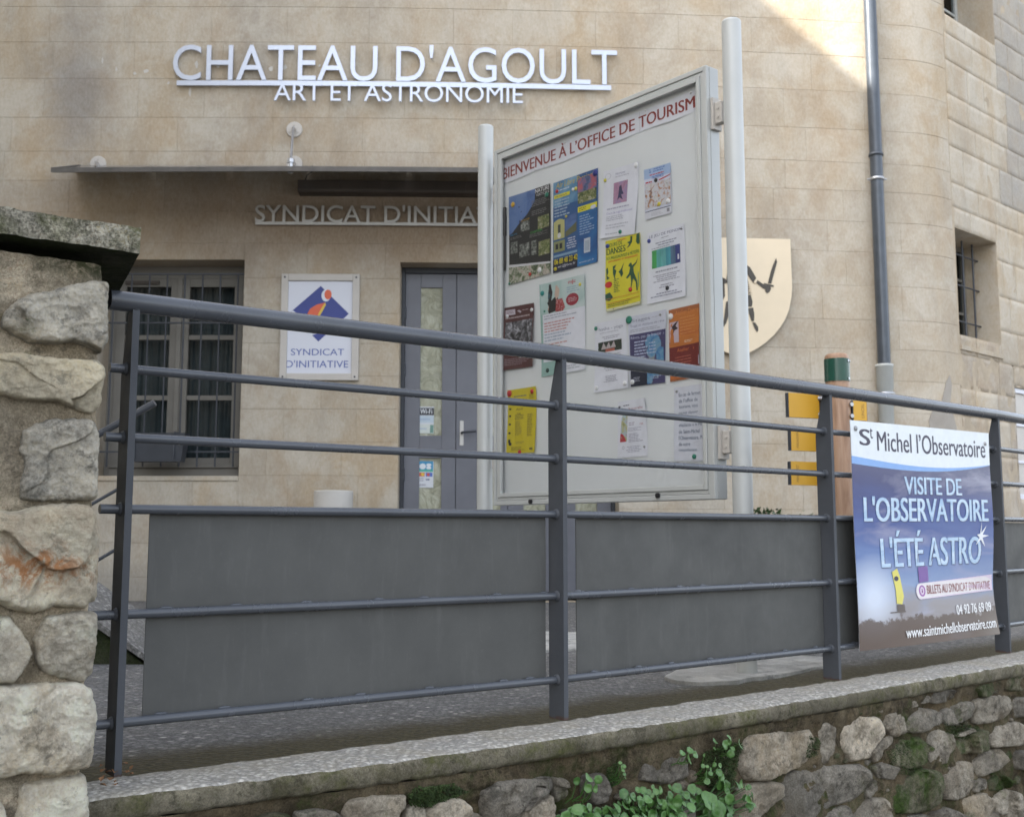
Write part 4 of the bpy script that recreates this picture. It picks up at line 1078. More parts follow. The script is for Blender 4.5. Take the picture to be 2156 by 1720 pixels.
def round_path(pts):
    out = []
    for a, b in zip(pts, pts[1:]): out += [a+(b-a)*t for t in (0, .2, .4, .6, .8)]
    return out+[pts[-1]]
hp = round_path(line_pts(.014, .9985, .064, .6)); mb = MB(); mb.tube(hp, .0222, 28, caps=False)
f0 = bayf(0); c = hp[0]; a_ = Vector((0, 0, 1)); b_ = Vector((-f0.y, f0.x, 0)); n = 28
ro = [c+(a_*math.cos(6.2832*j/n)+b_*math.sin(6.2832*j/n))*.0222 for j in range(n)]; ri_ = [c+(a_*math.cos(6.2832*j/n)+b_*math.sin(6.2832*j/n))*.0192 for j in range(n)]; rd = [q+f0*.06 for q in ri_]
mb.add(ro+ri_+rd, [(j, (j+1) % n, n+(j+1) % n, n+j) for j in range(n)]+[(n+j, n+(j+1) % n, 2*n+(j+1) % n, 2*n+j) for j in range(n)])
mb.add(rd, [tuple(range(n))]); obj('handrail', mb, 'rail', rail)
rw = random.Random(9)
for k_, z in enumerate(ZS):
    pts = round_path(line_pts(.028, z, .052+.004*k_, .6)); mb = MB(); mb.tube(pts, .0104, 16)
    if k_ >= 3:                                             # weld beads that hold the sheets
        for i in range(NP_-1):
            for t in (.08, .22, .38, .5, .66, .82, .93):
                t += rw.uniform(-.03, .03); f_ = bayf(i); n_ = Vector((-f_.y, f_.x, 0)); c = PO[i].lerp(PO[i+1], t)+n_*.034+Vector((0, 0, z+.0102)); mb.tube([c-f_*.014, c-f_*.006, c+f_*.007, c+f_*.016], [.0008, .0036, .0032, .0008], 8)
    obj('rod', mb, 'rail', rail)
def panel(i, t0, t1, label=None):
    a = PO[i]; f_ = bayf(i); n_ = Vector((-f_.y, f_.x, 0)); L = (PO[i+1]-a).length; o = a+n_*.042+Vector((0, 0, .104)); nx, nz_ = 40, 14
    vs = []; fs = []
    for jj in range(nz_+1):
        for ii in range(nx+1):
            t = t0+(t1-t0)*ii/nx; q = o+f_*(L*t)+Vector((0, 0, (.541-.104)*jj/nz_)); q = q+n_*(.0015*noise.noise(q*5)); vs.append(q)
    for jj in range(nz_):
        for ii in range(nx): fs.append((jj*(nx+1)+ii, jj*(nx+1)+ii+1, (jj+1)*(nx+1)+ii+1, (jj+1)*(nx+1)+ii))
    m_ = len(vs); mb = MB(); mb.add(vs+[v+n_*.003 for v in vs], fs+[tuple(q+m_ for q in reversed(f)) for f in fs], 0, True)
    per = [ii for ii in range(nx+1)]+[jj*(nx+1)+nx for jj in range(1, nz_+1)]+[nz_*(nx+1)+ii for ii in range(nx-1, -1, -1)]+[jj*(nx+1) for jj in range(nz_-1, 0, -1)]
    q0 = [vs[v] for v in per]; mb.add(q0+[v+n_*.003 for v in q0], [(j, (j+1) % len(per), len(per)+(j+1) % len(per), len(per)+j) for j in range(len(per))])
    obj('sheet_panel', mb, 'sheet', rail)
def bay_t(i, x, y):
    f_ = bayf(i); n_ = Vector((-f_.y, f_.x, 0)); p = onV(x, y, PO[i]+n_*.04, n_); return (p-PO[i]).dot(f_)/(PO[i+1]-PO[i]).length
panel(0, bay_t(0, 308, 1300), bay_t(0, 1150, 1300)); panel(1, bay_t(1, 1215, 1250), bay_t(1, 1733, 1250))
panel(2, .035, .955); panel(3, .035, .955)
# dry leaves at the foot of the first post
for i in range(16):
    c = onZ(212+rw.random()*75-(30 if i % 2 else 0)*0, 1610+rw.random()*48, .002); mb = MB(); r = rw.uniform(.005, .011); a0 = rw.random()*6
    mb.add([c+Vector((r*math.cos(a0+t)*(1 if j % 2 else .5), r*math.sin(a0+t)*.7, .003+rw.random()*.008)) for j, t in enumerate((0, .9, 1.8, 2.9, 3.8, 5.0))], [(0, 1, 2), (0, 2, 3), (0, 3, 4), (0, 4, 5)])
    tag(obj('dry_leaf', mb, 'dryleaf'), 'dry brown leaf lying on the coping at the foot of the leftmost post', 'leaf', 'dry leaves by the first railing post')

# ================================================================== NOTICE BOARD
board = thing('notice_board', 'grey aluminium display case full of posters between two tall round posts', 'notice board')
BA = Vector((-.090, 5.45, 0)); BB = Vector((.781, 4.40, 0)); b_ = (BB-BA).normalized(); BW = (BB-BA).length
nf = Vector((b_.y, -b_.x, 0));  nf = nf if nf.y < 0 else -nf; bz0, bz1 = .626, 2.368; BD = .075
UP = Vector((0, 0, 1))
def bp(s, z, off=0.): q = BA+b_*s+nf*off; return Vector((q.x, q.y, z))
def bpx(x, y, off=0.): p = onV(x, y, BA+nf*off, nf); return (p-BA).dot(b_), p.z
def bb(mb, s0, s1, z0, z1, o0, o1, bev=.003, mi=0): mb.bbox(bp(s0, z0, o0), b_*(s1-s0), nf*(o1-o0), UP*(z1-z0), bev, mi)
mb = MB(); t = .012                                         # shell of the case
bb(mb, 0, t, bz0, bz1, -BD, -.020); bb(mb, BW-t, BW, bz0, bz1, -BD, -.020); bb(mb, t, BW-t, bz0, bz0+t, -BD, -.020); bb(mb, t, BW-t, bz1-t, bz1, -BD, -.020)
bb(mb, t, BW-t, bz0+t, bz1-t, -BD, -BD+.006)
obj('case', mb, 'alu_dark', board)
mb = MB(); FW = .056
for (o0, o1, w0, w1) in ((-.019, 0., .0, .020), (-.019, -.004, .021, .036), (-.019, .001, .037, FW)):
    for (s0, s1, z0, z1) in ((w0, w1, bz0+w0, bz1-w0), (BW-w1, BW-w0, bz0+w0, bz1-w0), (w1, BW-w1, bz0+w0, bz0+w1), (w1, BW-w1, bz1-w1, bz1-w0)):
        bb(mb, s0, s1, z0, z1, o0, o1, .0025)
obj('door_frame', mb, 'alu', board)
mb = MB(); mb.add([bp(FW-.002, bz0+FW-.002, -.010), bp(BW-FW+.002, bz0+FW-.002, -.010), bp(BW-FW+.002, bz1-FW+.002, -.010), bp(FW-.002, bz1-FW+.002, -.010)], [(0, 1, 2, 3)])
obj('glazing', mb, 'glass', board)
POFF = -.030
mb = MB(); bb(mb, t, BW-t, bz0+t, bz1-t, POFF-.004, POFF-.001, .0005); obj('back_panel', mb, 'board', board)
for (x, y) in ((1118, 1054), (1386, 1041)):
    s, z = bpx(x, y); mb = MB(); mb.tube([bp(s, z-.004, 0), bp(s, z-.004, .008)], .011, 14); mb.tube([bp(s, z-.004, .008), bp(s, z-.004, .012)], .006, 10); obj('lock', mb, 'black', board)
for (xa, ya, xb, yb, w) in ((1060.5, 438, 1061, 570, .010), (1463.5, 300, 1468, 455, .005)):
    s0, z0_ = bpx(xb, yb, -.02); s1, z1_ = bpx(xa, ya, -.02); s0 = max(s0, FW+.004) if s0 < .7 else BW-FW-.008; mb = MB()
    mb.tube([bp(s0, z0_, -.021), bp(s0, z0_+(z1_-z0_)*.55, -.021)], w*.55, 8); mb.tube([bp(s0, z0_+(z1_-z0_)*.55, -.021), bp(s0, z1_, -.021)], w*.9, 8); obj('door_stay', mb, 'black', board)
# posts and brackets
def round_post(P, ztop, name='post'):
    mb = MB(); r = .0385; prof = [(r, GZ-.02), (r, ztop-.012), (r*.97, ztop-.005), (r*.88, ztop-.001), (r*.5, ztop+.001), (0.0001, ztop+.001)]
    mb.lathe((P.x, P.y, 0), prof, 40); 
    return obj(name, mb, 'alu', board)
PR = Vector((.877, 4.348, 0)); PL = Vector((-.132, 5.545, 0))
ztR = onY(1529, 44, PR.y)[2]; ztL = onY(1024, 266, PL.y)[2]
round_post(PR, ztR); round_post(PL, ztL)
for P, sgn, s_edge in ((PR, 1, BW), (PL, -1, 0)):
    for z in (bz0+.22, bz1-.20):
        mb = MB(); cc = bp(s_edge+sgn*.002, z, -.047)
        mb.cbox(cc+b_*sgn*.006, b_*.012, nf*.052, UP*.13); mb.bbox(cc+b_*sgn*.012-nf*.016-UP*.045-b_*(0 if sgn > 0 else .035), b_*.035, nf*.032, UP*.09, .004)
        for dz_ in (-.018, .018): mb.tube([cc+b_*sgn*.03+nf*.016+UP*dz_, cc+b_*sgn*.03+nf*.020+UP*dz_], .006, 10)
        obj('bracket', mb, 'signframe', board)
pass

# ================================================================== POSTERS
PM = {}
def fm(col, rough=.5):
    k_ = tuple(round(c, 3) for c in col)
    if k_ not in PM: PM[k_] = plain('print ink', col, rough, var=.04, scale=30)
    return PM[k_]
def photo(name, cols, scale=30, stretch=(1, 1, 1), dist=1.0):
    m, nt, b = new_mat(name); k = NT(nt); n = len(cols)
    co = k.coord(stretch); f = k.noise(co, scale, 3, .6, dist)
    r = k.ramp(f, [(.28+.44*i/(n-1), c) for i, c in enumerate(cols)]); k.l(r, b.inputs['Base Color']); b.inputs['Roughness'].default_value = .4; return m
WHITE = (.70, .715, .77); INK = (.12, .13, .17)
class Sheet:
    """a printed sheet: four corners in space, a slight curl, prints lying on it"""
    def __init__(s, corners, n, curl=.0, paper=WHITE, lift=0., seed=0, thick=.0006):
        s.c = [Vector(p) for p in corners]; s.n = Vector(n).normalized(); s.curl = curl; s.seed = seed; s.mb = MB(); s.mats = [fm(paper) if not isinstance(paper, bpy.types.Material) else paper]; s.k = 0; s.lift = lift
        N = 10; vs = []; fs = []
        for j in range(N+1):
            for i in range(N+1): vs.append(s.P(i/N, j/N, 0))
        for j in range(N):
            for i in range(N): fs.append((j*(N+1)+i, j*(N+1)+i+1, (j+1)*(N+1)+i+1, (j+1)*(N+1)+i))
        s.mb.add(vs, fs, 0, True)
    def P(s, u, v, l):
        a = s.c[3].lerp(s.c[2], u); b = s.c[0].lerp(s.c[1], u); q = a.lerp(b, v)   # corners: TL TR BR BL
        h = s.curl*((2*v-1)**2*.4+(2*u-1)**4*(.6+.8*math.sin(s.seed*2.1+v*4))*.6) + s.curl*.5*noise.noise(Vector((u*1.7+s.seed, v*1.7, 0)))
        return q+s.n*(h+l+s.lift)
    def m(s, mat):
        if isinstance(mat, tuple): mat = fm(mat)
        if mat not in s.mats: s.mats.append(mat)
        return s.mats.index(mat)
    def up(s): s.k += 1; return .0004+s.k*.00006
    def rect(s, u0, v0, u1, v1, mat):
        l = s.up(); n = 5; m_ = 5; vs = [s.P(u0+(u1-u0)*i/n, v0+(v1-v0)*j/m_, l) for j in range(m_+1) for i in range(n+1)]
        s.mb.add(vs, [(j*(n+1)+i, j*(n+1)+i+1, (j+1)*(n+1)+i+1, (j+1)*(n+1)+i) for j in range(m_) for i in range(n)], s.m(mat), True); return s
    def poly(s, pts, mat):
        l = s.up(); bm = bmesh.new(); f = bm.faces.new([bm.verts.new((u, v, 0)) for u, v in pts]); bmesh.ops.triangulate(bm, faces=[f])
        bmesh.ops.subdivide_edges(bm, edges=bm.edges[:], cuts=1, use_grid_fill=True); bmesh.ops.triangulate(bm, faces=bm.faces[:]); bm.verts.index_update()
        vs = [s.P(v.co.x, v.co.y, l) for v in bm.verts]; fs = [tuple(v.index for v in f.verts) for f in bm.faces]; bm.free(); s.mb.add(vs, fs, s.m(mat), False); return s
    def ell(s, cu, cv, ru, rv, mat, n=20): return s.poly([(cu+ru*math.cos(6.2832*i/n), cv+rv*math.sin(6.2832*i/n)) for i in range(n)], mat)
    def text(s, t, u0, v0, u1, v1, mat, bold=0., shear=0.):
        """line of type fitted to the box"""
        vs, fs = text_mesh(t, 0., 0., shear); a, b = ext(vs, 0); c, d = ext(vs, 1)
        for o in ((-bold, 0, bold) if bold else (0,)):       # heavier strokes: the line of type printed again, slightly shifted
            l = s.up(); s.mb.add([s.P(u0+(x+o-a)/(b-a)*(u1-u0), v0+(y-c)/(d-c)*(v1-v0), l) for x, y, _ in vs], fs, s.m(mat))
        return s
    def lines(s, u0, v0, u1, v1, n, mat, seed=0, fill=.42, centre=False):
        """small print: word-length strokes"""
        r = random.Random(seed*7+3); l = s.up(); h = (v1-v0)/n; mi = s.m(mat); vs = []; fs = []
        for i in range(n):
            v = v1-h*(i+.7); end = u0+(u1-u0)*r.uniform(.62, 1.); u = u0
            if centre: u += (u1-end)/2; end = end+(u1-end)/2
            while u < end:
                w = min(r.uniform(.03, .11), end-u); k = len(vs); vs += [s.P(u, v, l), s.P(u+w, v, l), s.P(u+w, v+h*fill, l), s.P(u, v+h*fill, l)]; fs.append((k, k+1, k+2, k+3)); u += w+.014
        s.mb.add(vs, fs, mi); return s
    def done(s, name, label, cat='poster', group=None):
        return tag(obj(name, s.mb, s.mats), label, cat, group)
    def pins(s, o, lst, rad=.009):
        for (u, v, col, *rr_) in lst:
            r = rr_[0] if rr_ else rad; mb = MB(); c = s.P(u, v, 0)
            mb.tube([c, c+s.n*.0035, c+s.n*.006, c+s.n*.0068], [r, r, r*.75, r*.1], 14)
            obj('magnet', mb, fm(col, .3), o)
def ZP(x, y): return (1021.9+x*.23186, 299.1+y*.23186)
def bsheet(cs, seed, paper=WHITE, curl=.004, zoomed=True, lift=.001):
    C = []
    for x, y in cs:
        if zoomed: x, y = ZP(x, y)
        C.append(bp(*bpx(x, y, POFF), POFF))
    return Sheet(C, nf, curl*1.9, paper, lift+.001, seed)
RED = (.50, .03, .03); GRN = (.02, .20, .13); YEL = (.62, .52, .04); BLU = (.03, .06, .30); BLK = (.02, .02, .025); WHT = (.75, .75, .75)

# banner across the top, in four lapped sheets of paper
D5 = lambda x, y: (x, y)
bl = [(1058.5, 350), (1463, 191), (1463, 236), (1058.5, 388)]
def bls(t0, t1):
    f = lambda a, b, t: (a[0]+(b[0]-a[0])*t, a[1]+(b[1]-a[1])*t)
    s0, _ = bpx(1058.5, 370, POFF); s1, _ = bpx(1463, 213, POFF); zt0 = bpx(1058.5, 348, POFF)[1]; zb0 = bpx(1058.5, 388, POFF)[1]; zt1 = bpx(1463, 192, POFF)[1]; zb1 = bpx(1463, 236, POFF)[1]
    g = lambda t, z0, z1: bp(s0+(s1-s0)*t, z0+(z1-z0)*t, POFF)
    return [g(t0, zt0, zt1), g(t1, zt0, zt1), g(t1, zb0, zb1), g(t0, zb0, zb1)]
S = Sheet(bls(0, 1), nf, .0, WHITE, .001, 1); S.curl = 0
_P = S.P
def wav(u, v, l): return _P(u, v, l)+nf*(.0028*abs(math.sin(u*math.pi*4.0))+.0010*math.sin(u*31))
S.P = wav; S.mb = MB(); n = 64; vs = []
for i in range(n+1): vs += [S.P(i/n, -.03*math.sin(i*.35), 0), S.P(i/n, 1+.03*math.sin(i*.41+1), 0)]
S.mb.add(vs, [(2*i, 2*i+2, 2*i+3, 2*i+1) for i in range(n)], 0, True)
S.text('BIENVENUE À L\u2019OFFICE DE TOURISM', .004, .20, 1.0, .93, (.235, .028, .022), .022)
for q in (.25, .5, .75): S.rect(q-.001, 0, q+.001, 1, (.50, .51, .55))
o = S.done('banner', 'white paper banner with red BIENVENUE lettering along the top of the notice board', 'banner')
S.pins(o, [(u, v, WHT, .005) for u, v in ((.01, .9), (.20, .95), (.20, .1), (.37, .9), (.60, .95), (.78, .95), (.985, .97))])

sky = photo('photo of blue sky', [(.05, .10, .26), (.10, .18, .38), (.16, .24, .42)], 6)
rocks = photo('dark climbing photo', [(.01, .01, .012), (.05, .055, .05), (.20, .22, .20), (.45, .45, .42)], 60)
green_ph = photo('green landscape photo', [(.02, .04, .02), (.10, .14, .04), (.25, .25, .12), (.5, .5, .45)], 50)
S = bsheet([(222, 505), (597, 380), (597, 1195), (220, 1300)], 2, (.018, .019, .021), .002)
S.poly([(0, 1), (.64, 1), (.62, .86), (.44, .74), (.24, .66), (.07, .575), (0, .56)], sky)
S.poly([(.22, .80), (.235, .86), (.255, .865), (.27, .80), (.32, .79), (.27, .775), (.26, .72), (.29, .66), (.26, .655), (.235, .72), (.20, .79)], BLK)
S.text('NATURE', .64, .945, .98, .99, (.8, .8, .8), .01); S.text('VERTICALE', .66, .905, .98, .935, (.55, .55, .55))
S.lines(.55, .80, .97, .875, 4, (.16, .16, .16), 1); S.lines(.55, .70, .97, .76, 3, (.16, .16, .16), 2); S.lines(.5, .46, .97, .50, 3, (.16, .16, .16), 3); S.lines(.03, .50, .45, .53, 2, (.16, .16, .16), 4)
S.text('ESCALADE', .30, .675, .50, .695, (.50, .30, .03)); S.text('CANYON', .52, .505, .80, .53, (.05, .35, .05)); S.text('GROTTE', .03, .545, .2, .562, (.03, .25, .45))
for (u0, v0, u1, v1) in ((.29, .56, .50, .67), (.70, .53, .97, .67), (.04, .34, .21, .47), (.26, .27, .50, .42), (.54, .26, .68, .42), (.72, .23, .98, .39)): S.rect(u0, v0, u1, v1, rocks if u0 < .6 else green_ph)
S.poly([(0, .20), (1, .125), (1, .0), (0, 0)], photo('canyon photo strip', [(.03, .05, .03), (.12, .16, .08), (.5, .48, .42), (.25, .10, .06)], 40)); S.poly([(0, .225), (1, .135), (1, .115), (0, .195)], (.62, .62, .64))
o = S.done('poster', 'black and blue climbing poster with a tiny figure, upper left on the notice board'); S.pins(o, [(.10, .90, (.65, .38, .02), .013), (.92, .885, GRN, .012), (.75, .07, WHT, .013), (.52, .055, RED, .009), (.02, .01, GRN, .006)])

S = bsheet([(622, 378), (1028, 238), (1025, 1090), (622, 1195)], 3, (.03, .10, .26), .002)
S.rect(0, .72, .55, 1, photo('pale sky print', [(.05, .16, .32), (.14, .30, .46), (.28, .42, .54)], 8)); S.rect(0, .0, .55, .14, (.012, .016, .04)); S.rect(.56, .0, .985, .60, photo('deep blue print', [(.015, .06, .20), (.02, .13, .34), (.03, .20, .44)], 5))
S.text('Air Libre Passions', .06, .925, .93, .985, (.55, .42, .04), 0, .2); S.lines(.10, .885, .55, .91, 1, (.6, .65, .7), 4); S.rect(.02, .815, .38, .855, (.68, .62, .04)); S.lines(.05, .825, .35, .845, 1, INK, 5)
S.lines(.03, .60, .40, .80, 6, (.35, .45, .55), 3); S.rect(.56, .68, .97, .80, green_ph); S.rect(.56, .80, .97, .955, photo('paraglider photo', [(.04, .05, .12), (.10, .14, .28), (.45, .10, .12), (.2, .25, .35)], 18))
S.rect(.56, .585, .99, .645, (.66, .62, .03)); S.lines(.59, .595, .80, .635, 2, (.06, .06, .02), 6); S.ell(.90, .60, .06, .022, (.6, .62, .75))
S.rect(.02, .36, .26, .56, (.45, .44, .18)); S.ell(.14, .53, .12, .05, (.45, .44, .18)); S.rect(.11, .40, .17, .52, (.04, .05, .05)); S.ell(.14, .40, .04, .03, (.6, .6, .62))
S.poly([(.28, .40), (.53, .47), (.53, .60), (.28, .58)], sky); S.poly([(.28, .36), (.53, .40), (.53, .50), (.45, .47), (.28, .42)], (.12, .13, .07)); S.rect(.02, .22, .27, .34, (.25, .27, .12)); S.rect(.06, .25, .12, .31, BLK); S.rect(.15, .25, .21, .31, BLK)
S.lines(.30, .22, .54, .35, 5, (.55, .6, .7), 8, .42, True); S.lines(.60, .33, .93, .55, 8, (.30, .42, .60), 9); S.rect(.02, .165, .55, .19, (.22, .36, .50)); S.rect(.70, .13, .84, .285, (.50, .55, .60)); S.rect(.72, .15, .82, .26, (.36, .42, .48))
S.text('06 88 48 23 42', .04, .085, .56, .145, (.72, .60, .02), .02); S.text('air@live.fr', .12, .035, .52, .068, (.6, .62, .7)); S.text('www.air.fr', .60, .03, .93, .052, (.5, .55, .65))
o = S.done('poster', 'blue leisure sports poster with yellow telephone number, beside the black climbing poster'); S.pins(o, [(.94, .955, (.02, .03, .22), .015), (.09, .895, RED, .009), (.46, .855, WHT, .008), (.52, .855, (.7, .62, .1), .009), (.06, .04, YEL, .009), (.30, .585, YEL, .006)])

S = bsheet([(1085, 275), (1398, 178), (1372, 838), (1058, 880)], 4, WHITE, .004)
S.ell(.13, .91, .085, .045, (.50, .51, .58)); S.ell(.13, .91, .07, .038, WHITE); S.text('Harmonie', .34, .90, .62, .935, (.25, .26, .36), 0, .2); S.lines(.34, .855, .80, .885, 1, (.45, .46, .52), 1)
S.rect(.30, .48, .70, .79, photo('pink dancer photo', [(.30, .16, .26), (.42, .24, .34), (.22, .22, .42)], 22)); S.poly([(.46, .72), (.52, .74), (.55, .66), (.60, .60), (.53, .60), (.58, .52), (.48, .56), (.42, .52), (.45, .62)], (.04, .04, .10))
S.lines(.12, .40, .86, .44, 1, (.40, .40, .50), 3, .5); S.text('Cours de yoga traditionnel', .12, .33, .88, .375, (.36, .34, .55)); S.lines(.12, .24, .88, .32, 3, (.44, .45, .52), 4); S.lines(.12, .12, .88, .20, 2, (.48, .49, .55), 5); S.lines(.12, .04, .60, .07, 1, (.40, .42, .48), 6)
o = S.done('poster', 'white curled flyer with a small pink picture of a dancer, upper row of the board'); S.pins(o, [(.05, .865, (.55, .50, .05), .008), (.93, .955, WHT, .012), (.56, .06, GRN, .009)])

S = bsheet([(1448, 258), (1690, 190), (1697, 645), (1455, 712)], 5, (.60, .63, .74), .002)
S.rect(0, .80, 1, 1, (.36, .48, .68)); S.rect(.02, .20, .98, .70, photo('street fair photo', [(.20, .20, .22), (.60, .58, .55), (.55, .58, .66), (.45, .22, .08), (.12, .12, .16)], 45))
S.lines(.10, .90, .92, .985, 2, (.10, .18, .45), 1, .5); S.lines(.2, .84, .85, .88, 1, (.50, .04, .05), 2, .5); S.text('PROVENCE', .28, .775, .72, .83, (.04, .12, .42), .02); S.poly([(.55, .735), (.98, .78), (.98, .765), (.55, .71)], RED); S.lines(.05, .70, .30, .745, 1, RED, 3, .6)
S.rect(.02, .14, .98, .155, (.10, .10, .12)); S.rect(0, 0, 1, .13, (.62, .63, .68)); S.lines(.25, .03, .78, .11, 3, (.42, .43, .48), 4); S.rect(.83, .045, .93, .115, (.25, .25, .28))
o = S.done('poster', 'pale blue fair poster with a crowd photo, top right on the board'); S.pins(o, [(.43, .735, BLK, .009), (.55, .24, YEL, .009), (.88, .25, WHT, .011)])

S = bsheet([(1097, 905), (1415, 825), (1424, 1470), (1113, 1545)], 6, (.64, .58, .035), .005)
S.text('COURS DE', .05, .90, .48, .955, (.03, .14, .05), .01); S.text('DANSES', .03, .795, .56, .885, (.02, .10, .035), .03); S.text('BOURGUIGNONNES & MÉTISSÉES', .03, .725, .96, .78, (.04, .18, .05), .02); S.text('percussions et mouvements', .08, .675, .92, .715, (.60, .12, .03), .02); S.lines(.35, .955, .65, .975, 1, (.55, .14, .03), 2, .6)
GD = (.02, .085, .05)
S.poly([(.90, .99), (.99, 1.), (.99, .86), (.94, .84), (.88, .88)], GD); S.poly([(.72, .985), (.78, .975), (.76, .90), (.68, .85), (.60, .83), (.68, .88), (.62, .91), (.71, .92)], GD)
S.poly([(.66, .60), (.72, .615), (.75, .57), (.86, .60), (.93, .66), (.88, .585), (.78, .54), (.80, .46), (.90, .34), (.92, .20), (.88, .20), (.86, .32), (.78, .38), (.74, .28), (.70, .20), (.72, .34), (.70, .44), (.62, .40), (.57, .41), (.66, .47), (.69, .55), (.64, .57)], GD)
S.poly([(.20, .62), (.30, .63), (.24, .58), (.30, .55), (.26, .47), (.29, .40), (.23, .46), (.20, .52)], GD); S.poly([(.36, .52), (.44, .56), (.52, .64), (.47, .54), (.50, .48), (.44, .44), (.40, .50)], GD); S.poly([(.02, .60), (.06, .62), (.08, .55), (.05, .50), (.12, .46), (.04, .44)], GD)
S.poly([(0, .24), (.12, .26), (.20, .18), (.10, .14), (.0, .16)], GD); S.ell(.09, .37, .09, .045, (.50, .03, .03)); S.lines(.22, .24, .40, .44, 8, (.10, .18, .06), 5); S.rect(.02, .165, .98, .172, (.55, .18, .03)); S.rect(.03, .105, .97, .112, (.55, .18, .03)); S.lines(.05, .05, .95, .10, 2, (.20, .20, .05), 6)
S.rect(0, 0, 1, .035, (.60, .60, .40)); S.rect(.07, .01, .21, .03, (.08, .05, .02)); S.rect(.93, .25, .955, .45, (.05, .25, .18))
o = S.done('poster', 'yellow dance class poster with dark green dancers, middle of the board'); S.pins(o, [(.06, .925, BLU, .010), (.70, .235, RED, .010)])

S = bsheet([(1478, 832), (1812, 738), (1830, 1400), (1483, 1475)], 7, WHITE, .003)
S.text('LE JEU DE PEINDRE', .05, .905, .96, .955, (.16, .17, .26)); S.lines(.38, .875, .62, .89, 1, INK, 2); S.lines(.18, .775, .82, .84, 2, (.25, .26, .32), 3, .42, True)
S.lines(.1, .745, .92, .77, 1, (.3, .3, .36), 4)
for i, c in enumerate(((.05, .30, .08), (.10, .36, .33), (.14, .42, .42), (.06, .26, .32), (.08, .14, .22), (.04, .05, .20))): S.rect(.11+.127*i, .48, .11+.127*(i+1), .735, photo('paint stroke %s' % 'abcdef'[i], [tuple(x*.6 for x in c), c, tuple(min(1, x*1.35) for x in c)], 14, (1, 1, .25)))
S.rect(.80, .53, .84, .60, (.7, .7, .75)); S.lines(.1, .40, .90, .44, 1, (.3, .3, .36), 6, .5, True); S.lines(.15, .27, .85, .38, 4, (.3, .3, .36), 7, .4, True); S.lines(.28, .18, .72, .24, 2, (.3, .3, .36), 8, .4, True); S.lines(.08, .06, .92, .13, 2, (.25, .26, .34), 9, .4, True)
o = S.done('poster', 'white sheet headed LE JEU DE PEINDRE with a green and blue painting on it'); S.pins(o, [(.04, .885, (.03, .05, .25), .009), (.52, .165, BLK, .009), (.93, .93, (.25, .25, .25), .004)])

S = bsheet([(505, 1300), (912, 1200), (912, 2065), (515, 2135)], 8, (.28, .44, .40), .003)
S.rect(.05, .15, 1, .665, WHITE); S.rect(.02, .665, 1, 1, photo('pale teal print', [(.33, .48, .46), (.46, .58, .56), (.60, .66, .66)], 5)); S.rect(.4, 0, 1, .15, WHITE)
S.poly([(.10, .93), (.20, .98), (.34, .975), (.42, .92), (.40, .80), (.34, .68), (.14, .66), (.09, .78)], (.015, .012, .014)); S.poly([(.30, .94), (.38, .955), (.44, .90), (.42, .83), (.36, .80), (.32, .86)], (.56, .42, .34)); S.poly([(.36, .80), (.50, .80), (.56, .70), (.50, .665), (.34, .67)], photo('checked red shirt', [(.08, .02, .03), (.40, .05, .05), (.6, .5, .5)], 90)); S.poly([(.12, .80), (.20, .79), (.18, .67), (.13, .665)], (.50, .30, .20)); S.ell(.17, .86, .06, .04, (.02, .08, .10))
S.text('mJc', .64, .925, .80, .975, (.50, .05, .08), .02); S.lines(.60, .84, .95, .91, 3, (.30, .42, .50), 2); S.ell(.72, .765, .14, .065, (.30, .03, .05)); S.lines(.63, .74, .82, .79, 3, (.55, .40, .42), 3)
S.lines(.08, .60, .90, .655, 2, (.35, .38, .45), 4); S.lines(.08, .46, .88, .58, 4, (.52, .25, .24), 5); S.lines(.08, .36, .75, .46, 3, (.35, .42, .52), 6); S.lines(.08, .22, .60, .35, 4, (.52, .30, .28), 7); S.rect(.82, .09, .91, .14, (.22, .22, .24)); S.lines(.45, .03, .95, .08, 2, (.4, .42, .46), 8)
o = S.done('poster', 'pale green poster with a dark-haired woman and a red oval, partly behind the handrail'); S.pins(o, [(.06, .90, (.02, .24, .22), .012), (.90, .90, YEL, .008), (.15, .06, (.03, .07, .06), .010), (.10, .70, (.03, .25, .15), .005)])

S = bsheet([(188, 1510), (448, 1462), (447, 2040), (175, 2075)], 9, (.085, .028, .028), .008)
S.rect(.04, .87, .36, .955, (.55, .50, .56)); S.lines(.07, .89, .33, .935, 2, (.25, .15, .18), 1); S.poly([(.42, .92), (.50, .93), (.58, .90), (.54, .88)], (.5, .45, .5)); S.lines(.60, .905, .88, .93, 1, (.4, .32, .34), 2)
S.lines(.04, .80, .95, .84, 1, (.42, .35, .36), 3, .6); S.rect(.04, .40, .97, .76, photo('black and white crowd photo', [(.008, .008, .01), (.03, .03, .035), (.18, .18, .20), (.55, .55, .60)], 34)); 
for q in (.08, .16, .24, .32): S.rect(q, .56, q+.03, .68, (.5, .5, .54))
S.rect(.55, .33, .96, .40, (.5, .47, .54)); S.lines(.05, .26, .52, .38, 5, (.35, .28, .30), 4); S.lines(.05, .06, .92, .18, 4, (.30, .22, .24), 5)
o = S.done('poster', 'dark brown poster with a black and white photograph, left edge of the board'); S.pins(o, [(.93, .895, WHT, .009), (.10, .855, WHT, .009), (.55, .21, WHT, .013)])

